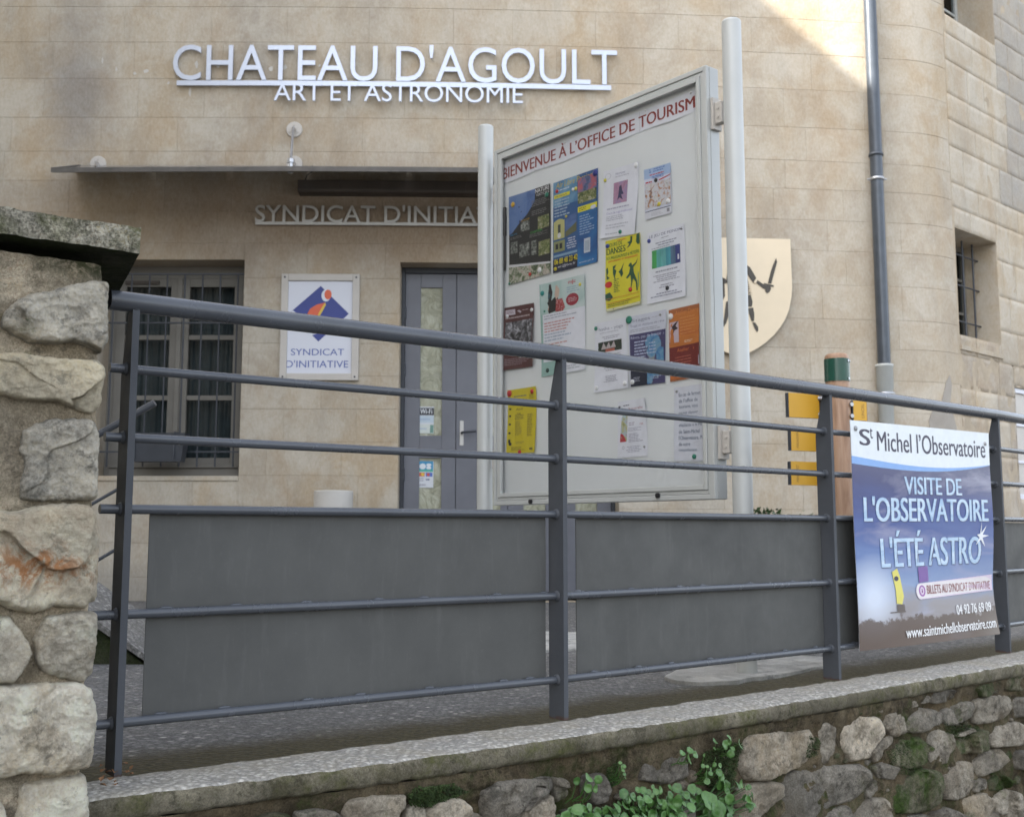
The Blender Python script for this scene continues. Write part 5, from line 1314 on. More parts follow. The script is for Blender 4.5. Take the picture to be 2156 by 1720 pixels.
S = bsheet([(998, 1652), (1278, 1592), (1312, 2232), (998, 2277)], 10, WHITE, .003)
S.text('hatha - yoga', .14, .86, .90, .92, (.24, .25, .33)); S.lines(.16, .83, .86, .85, 1, (.4, .4, .46), 1); S.lines(.18, .74, .84, .79, 2, (.3, .3, .36), 2, .4, True)
S.rect(.11, .56, .84, .71, (.018, .03, .02)); S.poly([(.20, .60), (.28, .70), (.36, .62), (.44, .70), (.50, .62), (.60, .70), (.66, .61)], (.45, .40, .40)); S.rect(.34, .56, .62, .60, (.42, .12, .08))
S.lines(.14, .48, .84, .53, 2, (.35, .35, .42), 3, .4, True); S.lines(.12, .38, .86, .44, 2, (.4, .4, .46), 4); S.lines(.25, .28, .75, .34, 2, (.4, .4, .46), 5, .4, True); S.lines(.25, .12, .72, .22, 4, (.32, .32, .38), 6, .4, True)
o = S.done('poster', 'white hatha-yoga sheet with a dark picture, left of the planet poster'); S.pins(o, [(.05, .925, GRN, .009), (.07, .06, WHT, .010), (.90, .07, WHT, .010)])

S = bsheet([(1302, 1590), (1650, 1520), (1640, 2185), (1318, 2225)], 11, (.58, .60, .68), .002)
S.text('Stages', .10, .895, .58, .955, (.20, .22, .30)); S.lines(.62, .92, .92, .94, 1, (.4, .4, .46), 1); S.text('Yoga et Analyse de rêve', .05, .83, .96, .872, (.22, .23, .34)); S.lines(.05, .76, .92, .81, 2, (.35, .36, .42), 2)
S.rect(.03, 0, .99, .735, (.055, .05, .13)); S.rect(.03, 0, .5, .25, (.01, .014, .035)); S.poly([(.52, .69), (.72, .70), (.86, .62), (.94, .48), (.95, .32), (.88, .16), (.75, .05), (.60, .01), (.50, .01), (.50, .40), (.44, .60)], photo('planet photo', [(.03, .10, .30), (.07, .22, .42), (.16, .32, .45), (.30, .24, .18)], 18))
S.text('Rêves, pas de frontière', .06, .655, .95, .71, (.50, .52, .66), .01); S.lines(.15, .38, .55, .64, 6, (.45, .50, .65), 3, .45); S.lines(.55, .42, .82, .60, 4, (.40, .46, .60), 4, .4); S.lines(.25, .26, .60, .36, 3, (.45, .47, .58), 5, .5, True); S.lines(.12, .06, .36, .13, 3, (.4, .42, .5), 6); S.lines(.60, .07, .88, .12, 2, (.35, .42, .55), 7)
o = S.done('poster', 'Stages poster with a blue planet on dark ground, between two other sheets'); S.pins(o, [(.03, .955, GRN, .017), (.08, .065, WHT, .011), (.85, .94, (.3, .3, .3), .005)])

S = bsheet([(1670, 1530), (1945, 1465), (1957, 2130), (1688, 2180)], 12, (.36, .115, .035), .003)
S.rect(0, .46, 1, .93, photo('orange flames print', [(.42, .13, .03), (.52, .18, .035), (.40, .10, .025)], 9, (.25, .25, 1.6))); S.rect(0, .13, 1, .47, (.155, .018, .016)); S.rect(.02, .03, .92, .13, (.50, .14, .03))
S.text('Atelier Danse', .22, .90, .97, .965, (.60, .22, .06)); S.text('Atelier Yoga', .25, .375, .98, .44, (.60, .17, .05)); S.lines(.36, .62, .95, .88, 6, (.62, .28, .10), 2, .2); S.lines(.05, .18, .80, .34, 4, (.42, .12, .08), 3, .3)
S.rect(.02, .53, .32, .82, (.50, .42, .48)); S.poly([(.02, .52), (.07, .66), (.10, .76), (.20, .80), (.32, .83), (.22, .76), (.30, .72), (.18, .70), (.12, .64), (.08, .56)], (.03, .015, .02)); S.rect(.86, .17, 1, .30, (.48, .42, .50)); S.lines(.5, .50, .8, .54, 2, (.7, .6, .5), 5)
o = S.done('poster', 'orange and dark red dance and yoga poster at the right edge of the board'); S.pins(o, [(.07, .905, WHT, .013), (.15, .085, WHT, .006)])

def ZQ(l): return [(x, y+1397.5) for x, y in l]
S = bsheet(ZQ([(207, 858), (470, 820), (462, 1420), (205, 1430)]), 13, (.60, .50, .025), .004)
for q in (.78, .68, .57, .44, .30, .16): S.rect(.05, q, .12, q+(.055 if q in (.78, .16) else .03), BLK)
S.lines(.22, .87, .75, .895, 1, INK, 1, .6); S.text('Avril', .30, .665, .52, .70, (.16, .13, .03), .02); S.text('mai', .34, .60, .46, .63, (.16, .13, .03), .02); S.lines(.75, .82, .95, .90, 3, (.22, .18, .04), 2); S.lines(.26, .52, .62, .60, 3, (.22, .18, .04), 3); S.lines(.28, .27, .52, .50, 12, (.34, .28, .05), 4); S.lines(.70, .25, .92, .60, 14, (.25, .20, .04), 5); S.lines(.16, .04, .66, .10, 3, (.18, .15, .03), 6); S.lines(.30, .14, .60, .18, 2, (.3, .25, .05), 7); S.rect(.80, .045, .92, .075, (.12, .10, .03)); S.ell(.12, .145, .05, .025, BLK)
o = S.done('poster', 'plain yellow programme sheet held by red magnets, lower left of the board'); S.pins(o, [(.07, .945, RED, .016), (.86, .93, RED, .011), (.45, .01, RED, .011)])

S = bsheet(ZQ([(1215, 965), (1465, 925), (1477, 1450), (1205, 1475)]), 14, WHITE, .003)
S.lines(.18, .90, .45, .94, 1, INK, 1); S.text('Aquarelle', .35, .82, .88, .875, (.42, .18, .22)); S.poly([(.08, .28), (.32, .28), (.33, .80), (.22, .82), (.12, .70), (.10, .50)], photo('watercolour print', [(.12, .20, .10), (.45, .42, .20), (.40, .52, .60), (.50, .15, .12)], 20)); S.poly([(.08, .28), (.30, .28), (.24, .36), (.15, .44), (.09, .42)], (.42, .035, .05))
S.lines(.38, .55, .62, .62, 2, (.40, .35, .42), 2); S.lines(.36, .45, .85, .52, 3, (.40, .40, .48), 3); S.lines(.38, .26, .86, .42, 6, (.34, .34, .42), 4); S.ell(.20, .175, .04, .03, (.30, .32, .36)); S.ell(.20, .175, .03, .022, WHITE); S.lines(.30, .08, .80, .20, 4, (.38, .38, .46), 5, .4, True); S.text('100', .76, .55, .87, .58, (.52, .22, .22))
o = S.done('poster', 'small white flyer with a red and green strip, low in the middle of the board'); S.pins(o, [(.06, .905, (.05, .05, .06), .005), (.90, .16, (.3, .3, .3), .005)])

S = bsheet(ZQ([(1720, 835), (1972, 797), (1985, 1500), (1720, 1500)]), 15, (.62, .64, .70), .002)
for i, tx in enumerate(('En cas de fermet', 'de l\u2019office de', 'tourisme, vous', 'pouvez déposer', 'vos demandes et', 'dépliants à la Ma', 'de Saint-Michel', 'l\u2019Observatoire. M', 'de votre', 'compréhension')):
    w = len(tx)/17; v = .895-.083*i; S.text(tx, .17, v-.028+.03*(1-i/10)*0, .17+.82*w, v+.022, (.15, .19, .27), .008)
o = S.done('notice', 'white typed notice, lower right of the board', 'notice'); S.pins(o, [(.10, .945, (.3, .3, .3), .005), (.70, .06, (.02, .22, .14), .010)])

# ================================================================== ASTRONOMY BANNER ON THE RAILING
pan = []
nB = Vector((bayf(2).y, -bayf(2).x, 0)); pB = PO[2]+nB*.012
for x, y in ((1791.5, 884), (2083, 912), (2101, 1334), (1812, 1371)): pan.append(onV(x, y, pB, nB))
def skyprint():
    m, nt, b = new_mat('printed evening sky'); k = NT(nt); tc = k.n('ShaderNodeUVMap'); mp = k.n('ShaderNodeMapping'); k.l(tc.outputs[0], mp.inputs[0]); mp.inputs['Scale'].default_value = (1, 1, 1)
    sp = k.n('ShaderNodeSeparateXYZ'); k.l(mp.outputs[0], sp.inputs[0])
    mp2 = k.n('ShaderNodeMapping'); k.l(tc.outputs[0], mp2.inputs[0]); mp2.inputs['Scale'].default_value = (1.0, 3.2, 1); mp2.inputs['Rotation'].default_value = (0, 0, -.25)
    n = k.noise(mp2.outputs[0], 2.2, 5, .55, .5)
    v = k.math('ADD', sp.outputs[1], k.math('MULTIPLY', k.math('SUBTRACT', n, .5), .28))
    c = k.ramp(v, [(.02, (.22, .18, .15)), (.16, (.27, .26, .28)), (.24, (.22, .30, .46)), (.40, (.11, .18, .38)), (.55, (.05, .085, .26)), (.75, (.035, .042, .14)), (1., (.045, .045, .11))])
    c = k.mix(k.math('MULTIPLY', k.ramp(n, [(.52, 0.), (.72, 1.)]), .55), c, (.40, .40, .50))
    g = k.n('ShaderNodeVectorMath', operation='DISTANCE'); k.l(tc.outputs[0], g.inputs[0]); g.inputs[1].default_value = (.10, .22, 0)
    c = k.mix(k.ramp(g.outputs['Value'], [(.03, .85), (.20, 0.)]), c, (.62, .68, .78))
    t = k.ramp(k.math('SUBTRACT', sp.outputs[1], k.math('MULTIPLY', k.noise(tc.outputs[0], 9, 5, .7), .20)), [(.015, 1.), (.03, 0.)])
    c = k.mix(k.math('MULTIPLY', t, .9), c, (.085, .06, .05))
    k.l(c, b.inputs['Base Color']); b.inputs['Roughness'].default_value = .22; return m
SK = skyprint(); BLETT = photo('silver blue lettering', [(.26, .40, .60), (.42, .56, .70), (.56, .66, .76)], 9, (1, 1, 4))
S = Sheet(pan, nB, 0., SK, 0, 3)
_P0 = S.P
def wav2(u, v, l): return _P0(u, v, l)+nB*(.012*math.sin(u*math.pi)*(1-v)**2 + .009*math.sin(v*8+u*3)*(1-v)*(.3+u) + .012*max(0, u-.8)*5*max(0, .25-v)*4 - .004)
S.P = wav2; S.mb = MB(); N = 26
fv = [S.P(i/N, j/N, 0) for j in range(N+1) for i in range(N+1)]; S.mb.add(fv, [(j*(N+1)+i, j*(N+1)+i+1, (j+1)*(N+1)+i+1, (j+1)*(N+1)+i) for j in range(N) for i in range(N)], 0, True)
bv = [S.P(i/N, j/N, -.0015) for j in range(N+1) for i in range(N+1)]; wp = fm((.55, .56, .58)); S.mb.add(bv, [(j*(N+1)+i+1, j*(N+1)+i, (j+1)*(N+1)+i, (j+1)*(N+1)+i+1) for j in range(N) for i in range(N)], S.m(wp), True)
TOPW = fm((.66, .70, .72))
arc = [(i/16, .875-.118*0+(.812-.875)*0+(-.045)*math.sin(math.pi*(i/16*.85+.10))) for i in range(17)]
lo = [(u, .843-.040*math.sin(math.pi*u*.86)+.012*u) for u in [i/16 for i in range(17)]]
lo2 = [(u, v-.032*(1-u)**.8-.002) for u, v in lo]
def strip(top, bot, mat):
    l = S.up(); vs = []
    for (u, v), (u2, v2) in zip(top, bot):
        for q in range(5): vs.append(S.P(u, v+(v2-v)*q/4, l))
    n = len(top); S.mb.add(vs, [(i*5+q, i*5+q+1, (i+1)*5+q+1, (i+1)*5+q) for i in range(n-1) for q in range(4)], S.m(mat), True)
strip([(u, 1.) for u, v in lo], lo, TOPW); strip(lo, lo2, (.20, .36, .66))
DK = (.030, .025, .055)
S.text('S', .055, .892, .118, .965, DK, .02); S.text('t', .120, .925, .138, .972, DK, .01); S.text('Michel l\u2019Observatoire', .165, .872, .965, .962, DK, .012)
def btxt(t, u0, v0, u1, v1, b=.025):
    S.text(t, u0+.004, v0-.003, u1+.004, v1-.003, (.05, .06, .13), b); S.text(t, u0, v0, u1, v1, BLETT, b)
btxt('VISITE DE', .335, .680, .75, .762); btxt("L'OBSERVATOIRE", .065, .555, .955, .667, .03); btxt("L'ÉTÉ ASTRO", .16, .350, .89, .515, .03)
S.poly([(u, v-.01) for u, v in [(.90, .565), (.895, .51), (.94, .545), (.905, .50), (.955, .495), (.905, .485), (.925, .44), (.89, .475), (.85, .45), (.88, .485), (.86, .50), (.885, .505)]], (.72, .74, .76))
S.poly([(.22, .33), (.255, .345), (.27, .31), (.285, .22), (.27, .185), (.235, .19), (.235, .25)], (.62, .56, .12)); S.ell(.245, .30, .015, .011, DK); S.rect(.235, .155, .285, .185, (.10, .08, .07)); S.rect(.19, .15, .29, .155, (.10, .08, .07))
S.poly([(.40, .345), (.47, .35), (.47, .28), (.40, .275)], (.16, .08, .28))
pts = [(.40+.028*math.cos(a), .236+.036*math.sin(a)) for a in [math.pi/2+math.pi*i/8 for i in range(9)]]
S.poly(pts+[(.985, .215), (.985, .292)], (.60, .50, .60)); S.poly([(u*.985+.007, v*.93+.0175) for u, v in pts]+[(.975, .222), (.975, .285)], (.66, .62, .62)); S.ell(.415, .238, .024, .026, (.28, .10, .32)); S.ell(.415, .238, .014, .018, (.60, .50, .60)); S.text('i', .411, .229, .419, .247, (.2, .06, .2), .02)
S.text('BILLETS AU SYNDICAT D\u2019INITIATIVE', .45, .222, .965, .262, (.22, .06, .06), .015)
S.text('04 92 76 69 09', .66, .115, .955, .160, (.74, .74, .74), .02); S.text('www.saintmichellobservatoire.com', .28, .035, .975, .082, (.74, .74, .74), .015)
o = S.done('banner', 'blue observatory visit banner with a white top, tied to the right end of the railing', 'banner')
me = o.data; ul = me.uv_layers.new(name='UVMap'); nv = (N+1)*(N+1)
for lp in me.loops:
    q = lp.vertex_index % nv
    if lp.vertex_index < 2*nv: ul.data[lp.index].uv = ((q % (N+1))/N, (q//(N+1))/N)
S.pins(o, [(.03, .965, (.25, .26, .27), .010), (.965, .945, (.3, .3, .3), .009)])

# ================================================================== THINGS ON THE FACADE
def fplace(s, z, off):
    p, T, N = fw(s); M_ = Matrix((T, Vector((0, 0, 1)), N)).transposed().to_4x4(); q = p+N*off; M_.translation = Vector((q.x, q.y, z)); return M_
def lettering(name, label, text, pxl, pxr, ybase, ytop, visible=None, bar=None, off=.035, mat='letter', bold=.004, xm=700):
    sL = pf(pxl, ybase)[0]; sR = pf(pxr, ybase)[0]; zb = pf((pxl+pxr)/2, ybase)[1]; zt = pf((pxl+pxr)/2, ytop)[1]
    glyphs, x0, x1 = layout(visible or text, extrude=.015/.3, bold=bold); k_ = (sR-sL)/(x1-x0); h = (zt-zb)/CAPH
    if visible and visible != text: glyphs, x0, _ = layout(text, extrude=.015/.3, bold=bold)
    t = thing(name, label, 'lettering')
    for ch, dx, vs, fs in glyphs:
        a, b = ext(vs, 0); c = (a+b)/2; sc_ = sL+(dx+c-x0)*k_
        mb = MB(); mb.add([((x-c)*k_, y*h, (zq/.05)*.009) for x, y, zq in vs], fs)
        obj('letter', mb, mat, t, matrix=fplace(sc_, zb, off))
        mb2 = MB(); mb2.tube([(0, h*CAPH*.5, -off), (0, h*CAPH*.5, -.009)], .004, 6)
    if bar:
        (bx0, bx1, by0, by1) = bar; s0 = pf(bx0, by0)[0]; s1 = pf(bx1, by0)[0]; z1 = pf((bx0+bx1)/2, by0)[1]; z0_ = pf((bx0+bx1)/2, by1)[1]; mb = MB(); n = 12; vs = []
        for i in range(n+1):
            s = s0+(s1-s0)*i/n; vs += [fp(s, z0_, off-.006), fp(s, z1, off-.006), fp(s, z1, off+.006), fp(s, z0_, off+.006)]
        fs = [(i*4+j, (i+1)*4+j, (i+1)*4+(j+1) % 4, i*4+(j+1) % 4) for i in range(n) for j in range(4)]+[(0, 1, 2, 3), (n*4+3, n*4+2, n*4+1, n*4)]
        mb.add(vs, fs); obj('underline_bar', mb, mat, t)
        mb = MB()
        for i in range(7):
            s = s0+(s1-s0)*(i+.5)/7; mb.tube([fp(s, (z0_+z1)/2, 0), fp(s, (z0_+z1)/2, off-.005)], .004, 6)
        obj('standoff', mb, 'steel', t)
    return t
lettering('wall_lettering', 'large steel letters CHATEAU D\'AGOULT on the facade, on a long bar', "CHATEAU D'AGOULT", 366, 1298, 175.5, 103, bar=(375, 1285, 176.5, 186.5), bold=.0)
lettering('wall_lettering', 'smaller steel letters ART ET ASTRONOMIE hanging under the large name', 'ART ET ASTRONOMIE', 579, 1100, 219.5, 184, off=.05, bold=.0)
lettering('wall_lettering', 'dull steel letters SYNDICAT D\'INITIATIVE under the canopy, ending behind the board', "SYNDICAT D'INITIATIVE", 539, 1003, 471.5, 437, "SYNDICAT D'INITIA", (540, 1150, 471.5, 477.5), mat='letter_dull', bold=.006)
# white spots on the stone (old paint), round the letters
spots = [(395, 235, 5, 3), (452, 250, 5, 3), (490, 240, 9, 5), (560, 276, 8, 4), (660, 222, 5, 9), (640, 310, 4, 9), (730, 232, 6, 6), (780, 225, 5, 5), (405, 225, 3, 5)]
mb = MB()
for i, (x, y, a, b) in enumerate([(394, 233, 0, 0)]+[(int(q[0]), q[1], q[2], q[3]) for q in ()]): pass
for (zx, zy, rx, ry) in ((705, 420, 8, 14), (815, 447, 12, 12), (885, 433, 22, 13), (1020, 505, 10, 10), (1150, 560, 9, 28), (1190, 395, 12, 26), (1320, 405, 10, 14), (1640, 420, 14, 20), (1725, 410, 14, 18), (620, 370, 6, 20), (1935, 400, 9, 9)):
    x, y = zx*.3478, zy*.3478; pts = []
    for j in range(9): a = 6.283*j/9; r = R.uniform(.6, 1.1); s, z = pf(x+rx*.3478*math.cos(a)*r, y+ry*.3478*math.sin(a)*r); pts.append(fp(s, z, .0015))
    mb.add(pts, [tuple(range(9))[::-1]])
o = obj('plaster_spots', mb, plain('pale filler', (.50, .48, .44), .9), house); o['kind'] = 'stuff'

# enamel sign
def Z9(x, y): return (598.2+x*.1377, 573.3+y*.1377)
ss0, zt = pf(*Z9(-25, 38)); ss1, _ = pf(*Z9(1165, 38)); _, zb = pf(*Z9(600, 1660)); sm = (ss0+ss1)/2; SWd = ss1-ss0; SHt = zt-zb
sg = thing('wall_sign', 'white enamel sign with blue and orange emblem, words SYNDICAT D\'INITIATIVE', 'sign')
m0 = fplace(sm, zb, .012)
mb = MB(); fwid = .055
for (x0, x1, y0, y1) in ((-SWd/2, -SWd/2+fwid, 0, SHt), (SWd/2-fwid, SWd/2, 0, SHt), (-SWd/2+fwid, SWd/2-fwid, 0, fwid), (-SWd/2+fwid, SWd/2-fwid, SHt-fwid, SHt)): mb.bbox((x0, y0, -.008), (x1-x0, 0, 0), (0, y1-y0, 0), (0, 0, .034), .004)
obj('frame', mb, 'signframe', sg, matrix=m0)
mb = MB()
for sx in (-1, 1):
    for y in (.028, SHt-.028): mb.tube([(sx*(SWd/2-.027), y, .026), (sx*(SWd/2-.027), y, .030)], .008, 8)
obj('screws', mb, 'iron', sg, matrix=m0)
S = Sheet([m0 @ Vector(p) for p in ((-SWd/2+.05, SHt-.05, .008), (SWd/2-.05, SHt-.05, .008), (SWd/2-.05, .05, .008), (-SWd/2+.05, .05, .008))], fw(sm)[2], 0, M['signplate'], 0, 0)
def e(x, y): return ((x-45)/1020, 1-(y-112)/1465)
S.poly([e(*p) for p in ((555, 200), (1000, 635), (535, 1070), (80, 625))], M['blue'])
S.poly([e(*p) for p in ((80, 640), (150, 570), (300, 860), (345, 893), (430, 965), (425, 975), (560, 920), (640, 870), (560, 890), (450, 942), (380, 880), (350, 760), (360, 640), (240, 640), (300, 600), (180, 610))][:1]+[e(*p) for p in ((330, 905), (300, 850), (365, 860), (400, 925), (455, 950), (560, 925), (660, 860), (640, 900), (425, 975))], (.60, .62, .68))
S.poly([e(*p) for p in ((60, 650), (130, 585), (210, 650), (330, 880), (320, 900))], M['signplate'])
S.ell(*e(640, 350), .070, .064, (.62, .64, .70)); S.ell(*e(670, 335), .055, .053, M['orange'])
S.poly([e(*p) for p in ((632, 462), (640, 500), (560, 650), (500, 770), (520, 850), (640, 860), (560, 920), (450, 940), (370, 880), (345, 760), (360, 640), (400, 560), (500, 495))], M['yelrim'])
S.poly([e(*p) for p in ((628, 462), (600, 500), (545, 600), (478, 750), (490, 850), (600, 880), (520, 915), (430, 932), (370, 870), (345, 750), (360, 630), (400, 555), (500, 492))], M['orange'])
S.text('SYNDICAT', *e(115, 1285), *e(935, 1182), M['signtext'], .006); S.text("D'INITIATIVE", *e(42, 1475), *e(1005, 1362), M['signtext'], .006)
o = obj('face', S.mb, S.mats, sg)

# canopy with rods and wall plates
cn = thing('canopy', 'thin steel and glass canopy over the entrance, held by tie rods', 'canopy')
def cz(s): return None
sA = pf(150, 350)[0]; zW = pf(600, 356)[1]                  # wall line
DEP = .85; Yf = 9.0-DEP
L0_ = onY(107, 358, Yf+.02); L1_ = onY(620, 355.5, Yf); L2_ = onY(1500, 361, Yf+.06)
sB = 1.62; zWall = pf(800, 357)[1]+.01
fl = [L0_.lerp(L1_, t/6) for t in range(6)]+[L1_.lerp(L2_, t/8) for t in range(9)]
wl = []
for p in fl:
    s = min(max(p.x*1.04+.02, -4.9), 2.2); q = fp(s, zWall, .01); wl.append(q)
mb = MB(); th = Vector((0, 0, .036))
for i in range(len(fl)-1): mb.box(fl[i]-th/2, fl[i+1]-fl[i], Vector((0, .05, .012)), th)
mb.box(fl[0]-th/2, wl[0]-fl[0], (.04, 0, 0), th); mb.box(fl[-1]-th/2-Vector((.04, 0, 0)), wl[-1]-fl[-1], (.04, 0, 0), th)
obj('edge_profile', mb, 'canopy', cn)
for i in range(0, len(fl)-1, 2):
    j = min(i+2, len(fl)-1); mb = MB(); a, b, c, d = fl[i]+Vector((.004, .05, .0)), fl[j]+Vector((-.004, .05, .0)), wl[j]+Vector((-.004, 0, 0)), wl[i]+Vector((.004, 0, 0))
    mb.prism([a, b, c, d], (0, 0, .012)); obj('glass_panel', mb, 'canopyglass', cn)
def plate(px, py, name='wall_plate'):
    s, z = pf(px, py); p = fp(s, z, 0); N = fw(s)[2]; mb = MB(); mb.tube([p, p+N*.010, p+N*.012], [.065, .065, .061], 28)
    for a in (90, 210, 330): q = p+fw(s)[1]*(.04*math.cos(math.radians(a)))+UP*(.04*math.sin(math.radians(a))); mb.tube([q+N*.012, q+N*.018], .008, 8)
    mb.tube([p, p+N*.06], .016, 10); obj(name, mb, 'signframe', cn); return p+N*.055
for px in (207, 620, 1130):
    p = plate(px, 346); q = onY(px, 352, 8.5); mb = MB(); mb.tube([p, q], .012, 10); obj('arm', mb, 'steel', cn)
for px, py, dx in ((620, 274, -8), (1250, 278, -8)):
    p = plate(px, py); q = onY(px+dx, 341, 8.42); mb = MB(); mb.tube([p, q], .011, 10); mb.tube([q, q-UP*.09], .02, 10); mb.tube([q-UP*.01, q+UP*.02], .028, 12); obj('tie_rod', mb, 'steel', cn)
# roller box under the canopy
bx = thing('shutter_box', 'dark brown shutter box fixed to the wall beneath the canopy', 'shutter box')
s0, z1 = pf(627, 379, .14); s1, _ = pf(1330, 379, .14); _, z0_ = pf(800, 404, .14); mb = MB(); n = 8
for i in range(n): a = s0+(s1-s0)*i/n; b = s0+(s1-s0)*(i+1)/n; mb.prism([fp(a, z0_, .002), fp(a, z0_, .13), fp(a, z0_+.02, .14), fp(a, z1, .14), fp(a, z1+.03, .002)], fp(b, 0, 0)-fp(a, 0, 0))
obj('box', mb, 'shutter', bx)
s, z = pf(640, 384, .1); mb = MB(); mb.tube([fp(s, z, .08), fp(s+.02, z+.06, .09), fp(s+.07, z+.09, .10), fp(s+.08, z+.10, .2)], .005, 6); obj('cable', mb, 'black', bx)

# downpipe
dp = thing('downpipe', 'dark zinc rainwater pipe with a pale grey lower section, right of the board', 'downpipe')
sd_ = pf(1857, 600, .09)[0]; zj = pf(1866, 768, .09)[1]; P0_ = fp(sd_, 0, .075)
mb = MB(); mb.tube([Vector((P0_.x, P0_.y, zj+.002)), Vector((P0_.x, P0_.y, 7.3))], .052, 32, False); obj('zinc_pipe', mb, 'zinc', dp)
mb = MB(); mb.lathe((P0_.x, P0_.y, 0), [(.060, GZ), (.060, zj-.20), (.066, zj-.195), (.066, zj-.02), (.071, zj-.016), (.071, zj+.004), (.055, zj+.006)], 32); obj('lower_pipe', mb, 'pvc', dp)
for y in (326, 377, 829):
    z = pf(1855, y, .09)[1]; r = .054 if y < 700 else .068; mb = MB(); mb.lathe((P0_.x, P0_.y, z), [(r, -.012), (r+.006, -.012), (r+.006, .012), (r, .012)], 28)
    if y != 326: mb.tube([Vector((P0_.x-.08, P0_.y-.0, z)), Vector((P0_.x+.08, P0_.y, z))], .008, 8); q = fp(sd_, z, 0); mb.tube([Vector((P0_.x, P0_.y, z)), q], .008, 8)
    obj('clamp', mb, 'steel' if y > 326 else 'zinc', dp)

# shield with a knight, on the wall behind the board
sh = thing('shield_plaque', 'large satin gold shield plaque with a dark sword-bearing knight on the wall', 'plaque')
def Zk(x, y): return (1483+x*.2029, 473.6+y*.2029)
SO = .05
sc0, _ = pf(*Zk(330, 600), SO)
right = [Zk(*p) for p in ((892, 150), (898, 300), (905, 500), (912, 640), (905, 740), (880, 880), (838, 980), (790, 1060), (720, 1145), (640, 1218), (560, 1275), (470, 1325), (380, 1350))]
rp = [pf(x, y, SO) for x, y in right]; pts = [(s-sc0, z) for s, z in rp]; zt_ = pts[0][1]
poly = [(x, z) for x, z in pts]+[(-x, z) for x, z in pts[::-1]]
m1 = fplace(sc0, 0, SO); mb = MB(); mb.prism([Vector((x, z, 0)) for x, z in poly], (0, 0, -.012)); obj('plate', mb, 'goldplate', sh, matrix=m1)
mb = MB()
for x, z in ((-.3, zt_-.12), (.3, zt_-.12), (0, zt_-.8)): mb.tube([(x, z, -.012), (x, z, -SO+.002)], .01, 8)
obj('standoff', mb, 'steel', sh, matrix=m1)
def kpoly(name, l, th=.006, mat='bronze', o=0.001, raw=False):
    P = [] 
    for x, y in l:
        s, z = pf(*Zk(x, y), SO); P.append(Vector((s-sc0, z, o)))
    a = sum(P[i].x*P[(i+1) % len(P)].y-P[(i+1) % len(P)].x*P[i].y for i in range(len(P)))
    if a < 0: P.reverse()
    mb = MB(); mb.prism(P, (0, 0, th)); obj(name, mb, mat, sh, matrix=m1)
kpoly('sword_blade', [(742, 350), (752, 388), (712, 540), (692, 612), (660, 606), (690, 480), (712, 420)])
kpoly('sword_guard', [(616, 606), (720, 630), (716, 646), (622, 626)]); kpoly('sword_grip', [(640, 630), (684, 640), (690, 665), (672, 700), (650, 712), (632, 690), (630, 655)])
kpoly('upper_arm', [(380, 380), (440, 420), (474, 445), (540, 560), (508, 606), (450, 520), (380, 470)]); kpoly('forearm', [(548, 575), (640, 640), (622, 668), (532, 600)]); kpoly('elbow', [(536, 556), (552, 566), (530, 612), (508, 600)], .008, 'goldplate')
kpoly('torso', [(250, 420), (380, 375), (440, 520), (468, 680), (400, 720), (260, 700), (230, 560)]); kpoly('helm', [(300, 230), (340, 200), (385, 230), (390, 330), (350, 380), (300, 340)])
kpoly('thigh', [(400, 690), (470, 690), (498, 800), (490, 850), (440, 850), (400, 780)]); kpoly('shin', [(452, 866), (505, 860), (516, 930), (514, 1000), (492, 1002), (462, 920)]); kpoly('foot', [(498, 1014), (524, 1014), (556, 1060), (558, 1098), (546, 1112), (520, 1070)])
for i in range(6): kpoly('tasset', [(440, 612+i*22), (474+i*4, 606+i*22), (476+i*4, 612+i*22), (440, 620+i*22)], .009, 'goldplate')
kpoly('shield_arm', [(150, 540), (215, 560), (250, 600), (215, 610), (160, 590)]); kpoly('hand_shield', [(60, 560), (150, 520), (205, 560), (212, 740), (150, 860), (80, 800)]); kpoly('left_shin', [(225, 800), (290, 780), (250, 940), (225, 1020), (200, 1060), (190, 1040), (205, 960)])

# door stickers
def sticker(cs, label, build):
    C = []
    for x, y in cs: s, z = pf(x, y, -.218); C.append(fp(s, z, -.218))
    S = Sheet(C, fw(DOOR[0])[2], 0, (.55, .57, .60), .002, 0); build(S); S.done('sticker', label, 'sticker')
def ZD(x, y): return (685.4+x*.3478, 560.8+y*.3478)
def b1(S): S.rect(0, .68, 1, .96, (.03, .033, .04)); S.text('Wi-Fi', .12, .74, .88, .92, (.6, .62, .64), .02); S.rect(.0, .40, 1, .66, (.42, .50, .56)); S.lines(.1, .45, .9, .6, 1, (.3, .38, .5), 1); S.rect(.0, 0, 1, .34, (.52, .56, .52)); S.rect(.78, .02, .98, .32, (.12, .24, .20)); S.lines(.08, .1, .7, .24, 1, (.35, .42, .5), 2)
def b2(S): S.rect(.03, .60, .97, 1, (.04, .24, .42)); S.rect(.03, .60, .97, .68, (.06, .36, .28)); S.ell(.32, .80, .20, .11, (.62, .66, .68)); S.ell(.70, .86, .16, .055, (.62, .66, .68)); S.ell(.70, .75, .16, .055, (.62, .66, .68)); S.rect(.06, .42, .46, .57, (.50, .12, .06)); S.ell(.34, .495, .10, .06, (.65, .45, .05)); S.rect(.52, .42, .94, .57, (.06, .12, .42)); S.ell(.68, .495, .10, .06, (.5, .08, .06)); S.lines(.08, .22, .44, .38, 2, (.3, .3, .34), 3, .5); S.lines(.54, .24, .92, .36, 1, (.1, .14, .22), 4, .5); S.lines(.08, .03, .6, .16, 1, (.3, .3, .34), 5, .5)
sticker([ZD(565, 850), ZD(657, 850), ZD(654, 1012), ZD(552, 1010)], 'black and white Wi-Fi sticker on the upper door glass', b1)
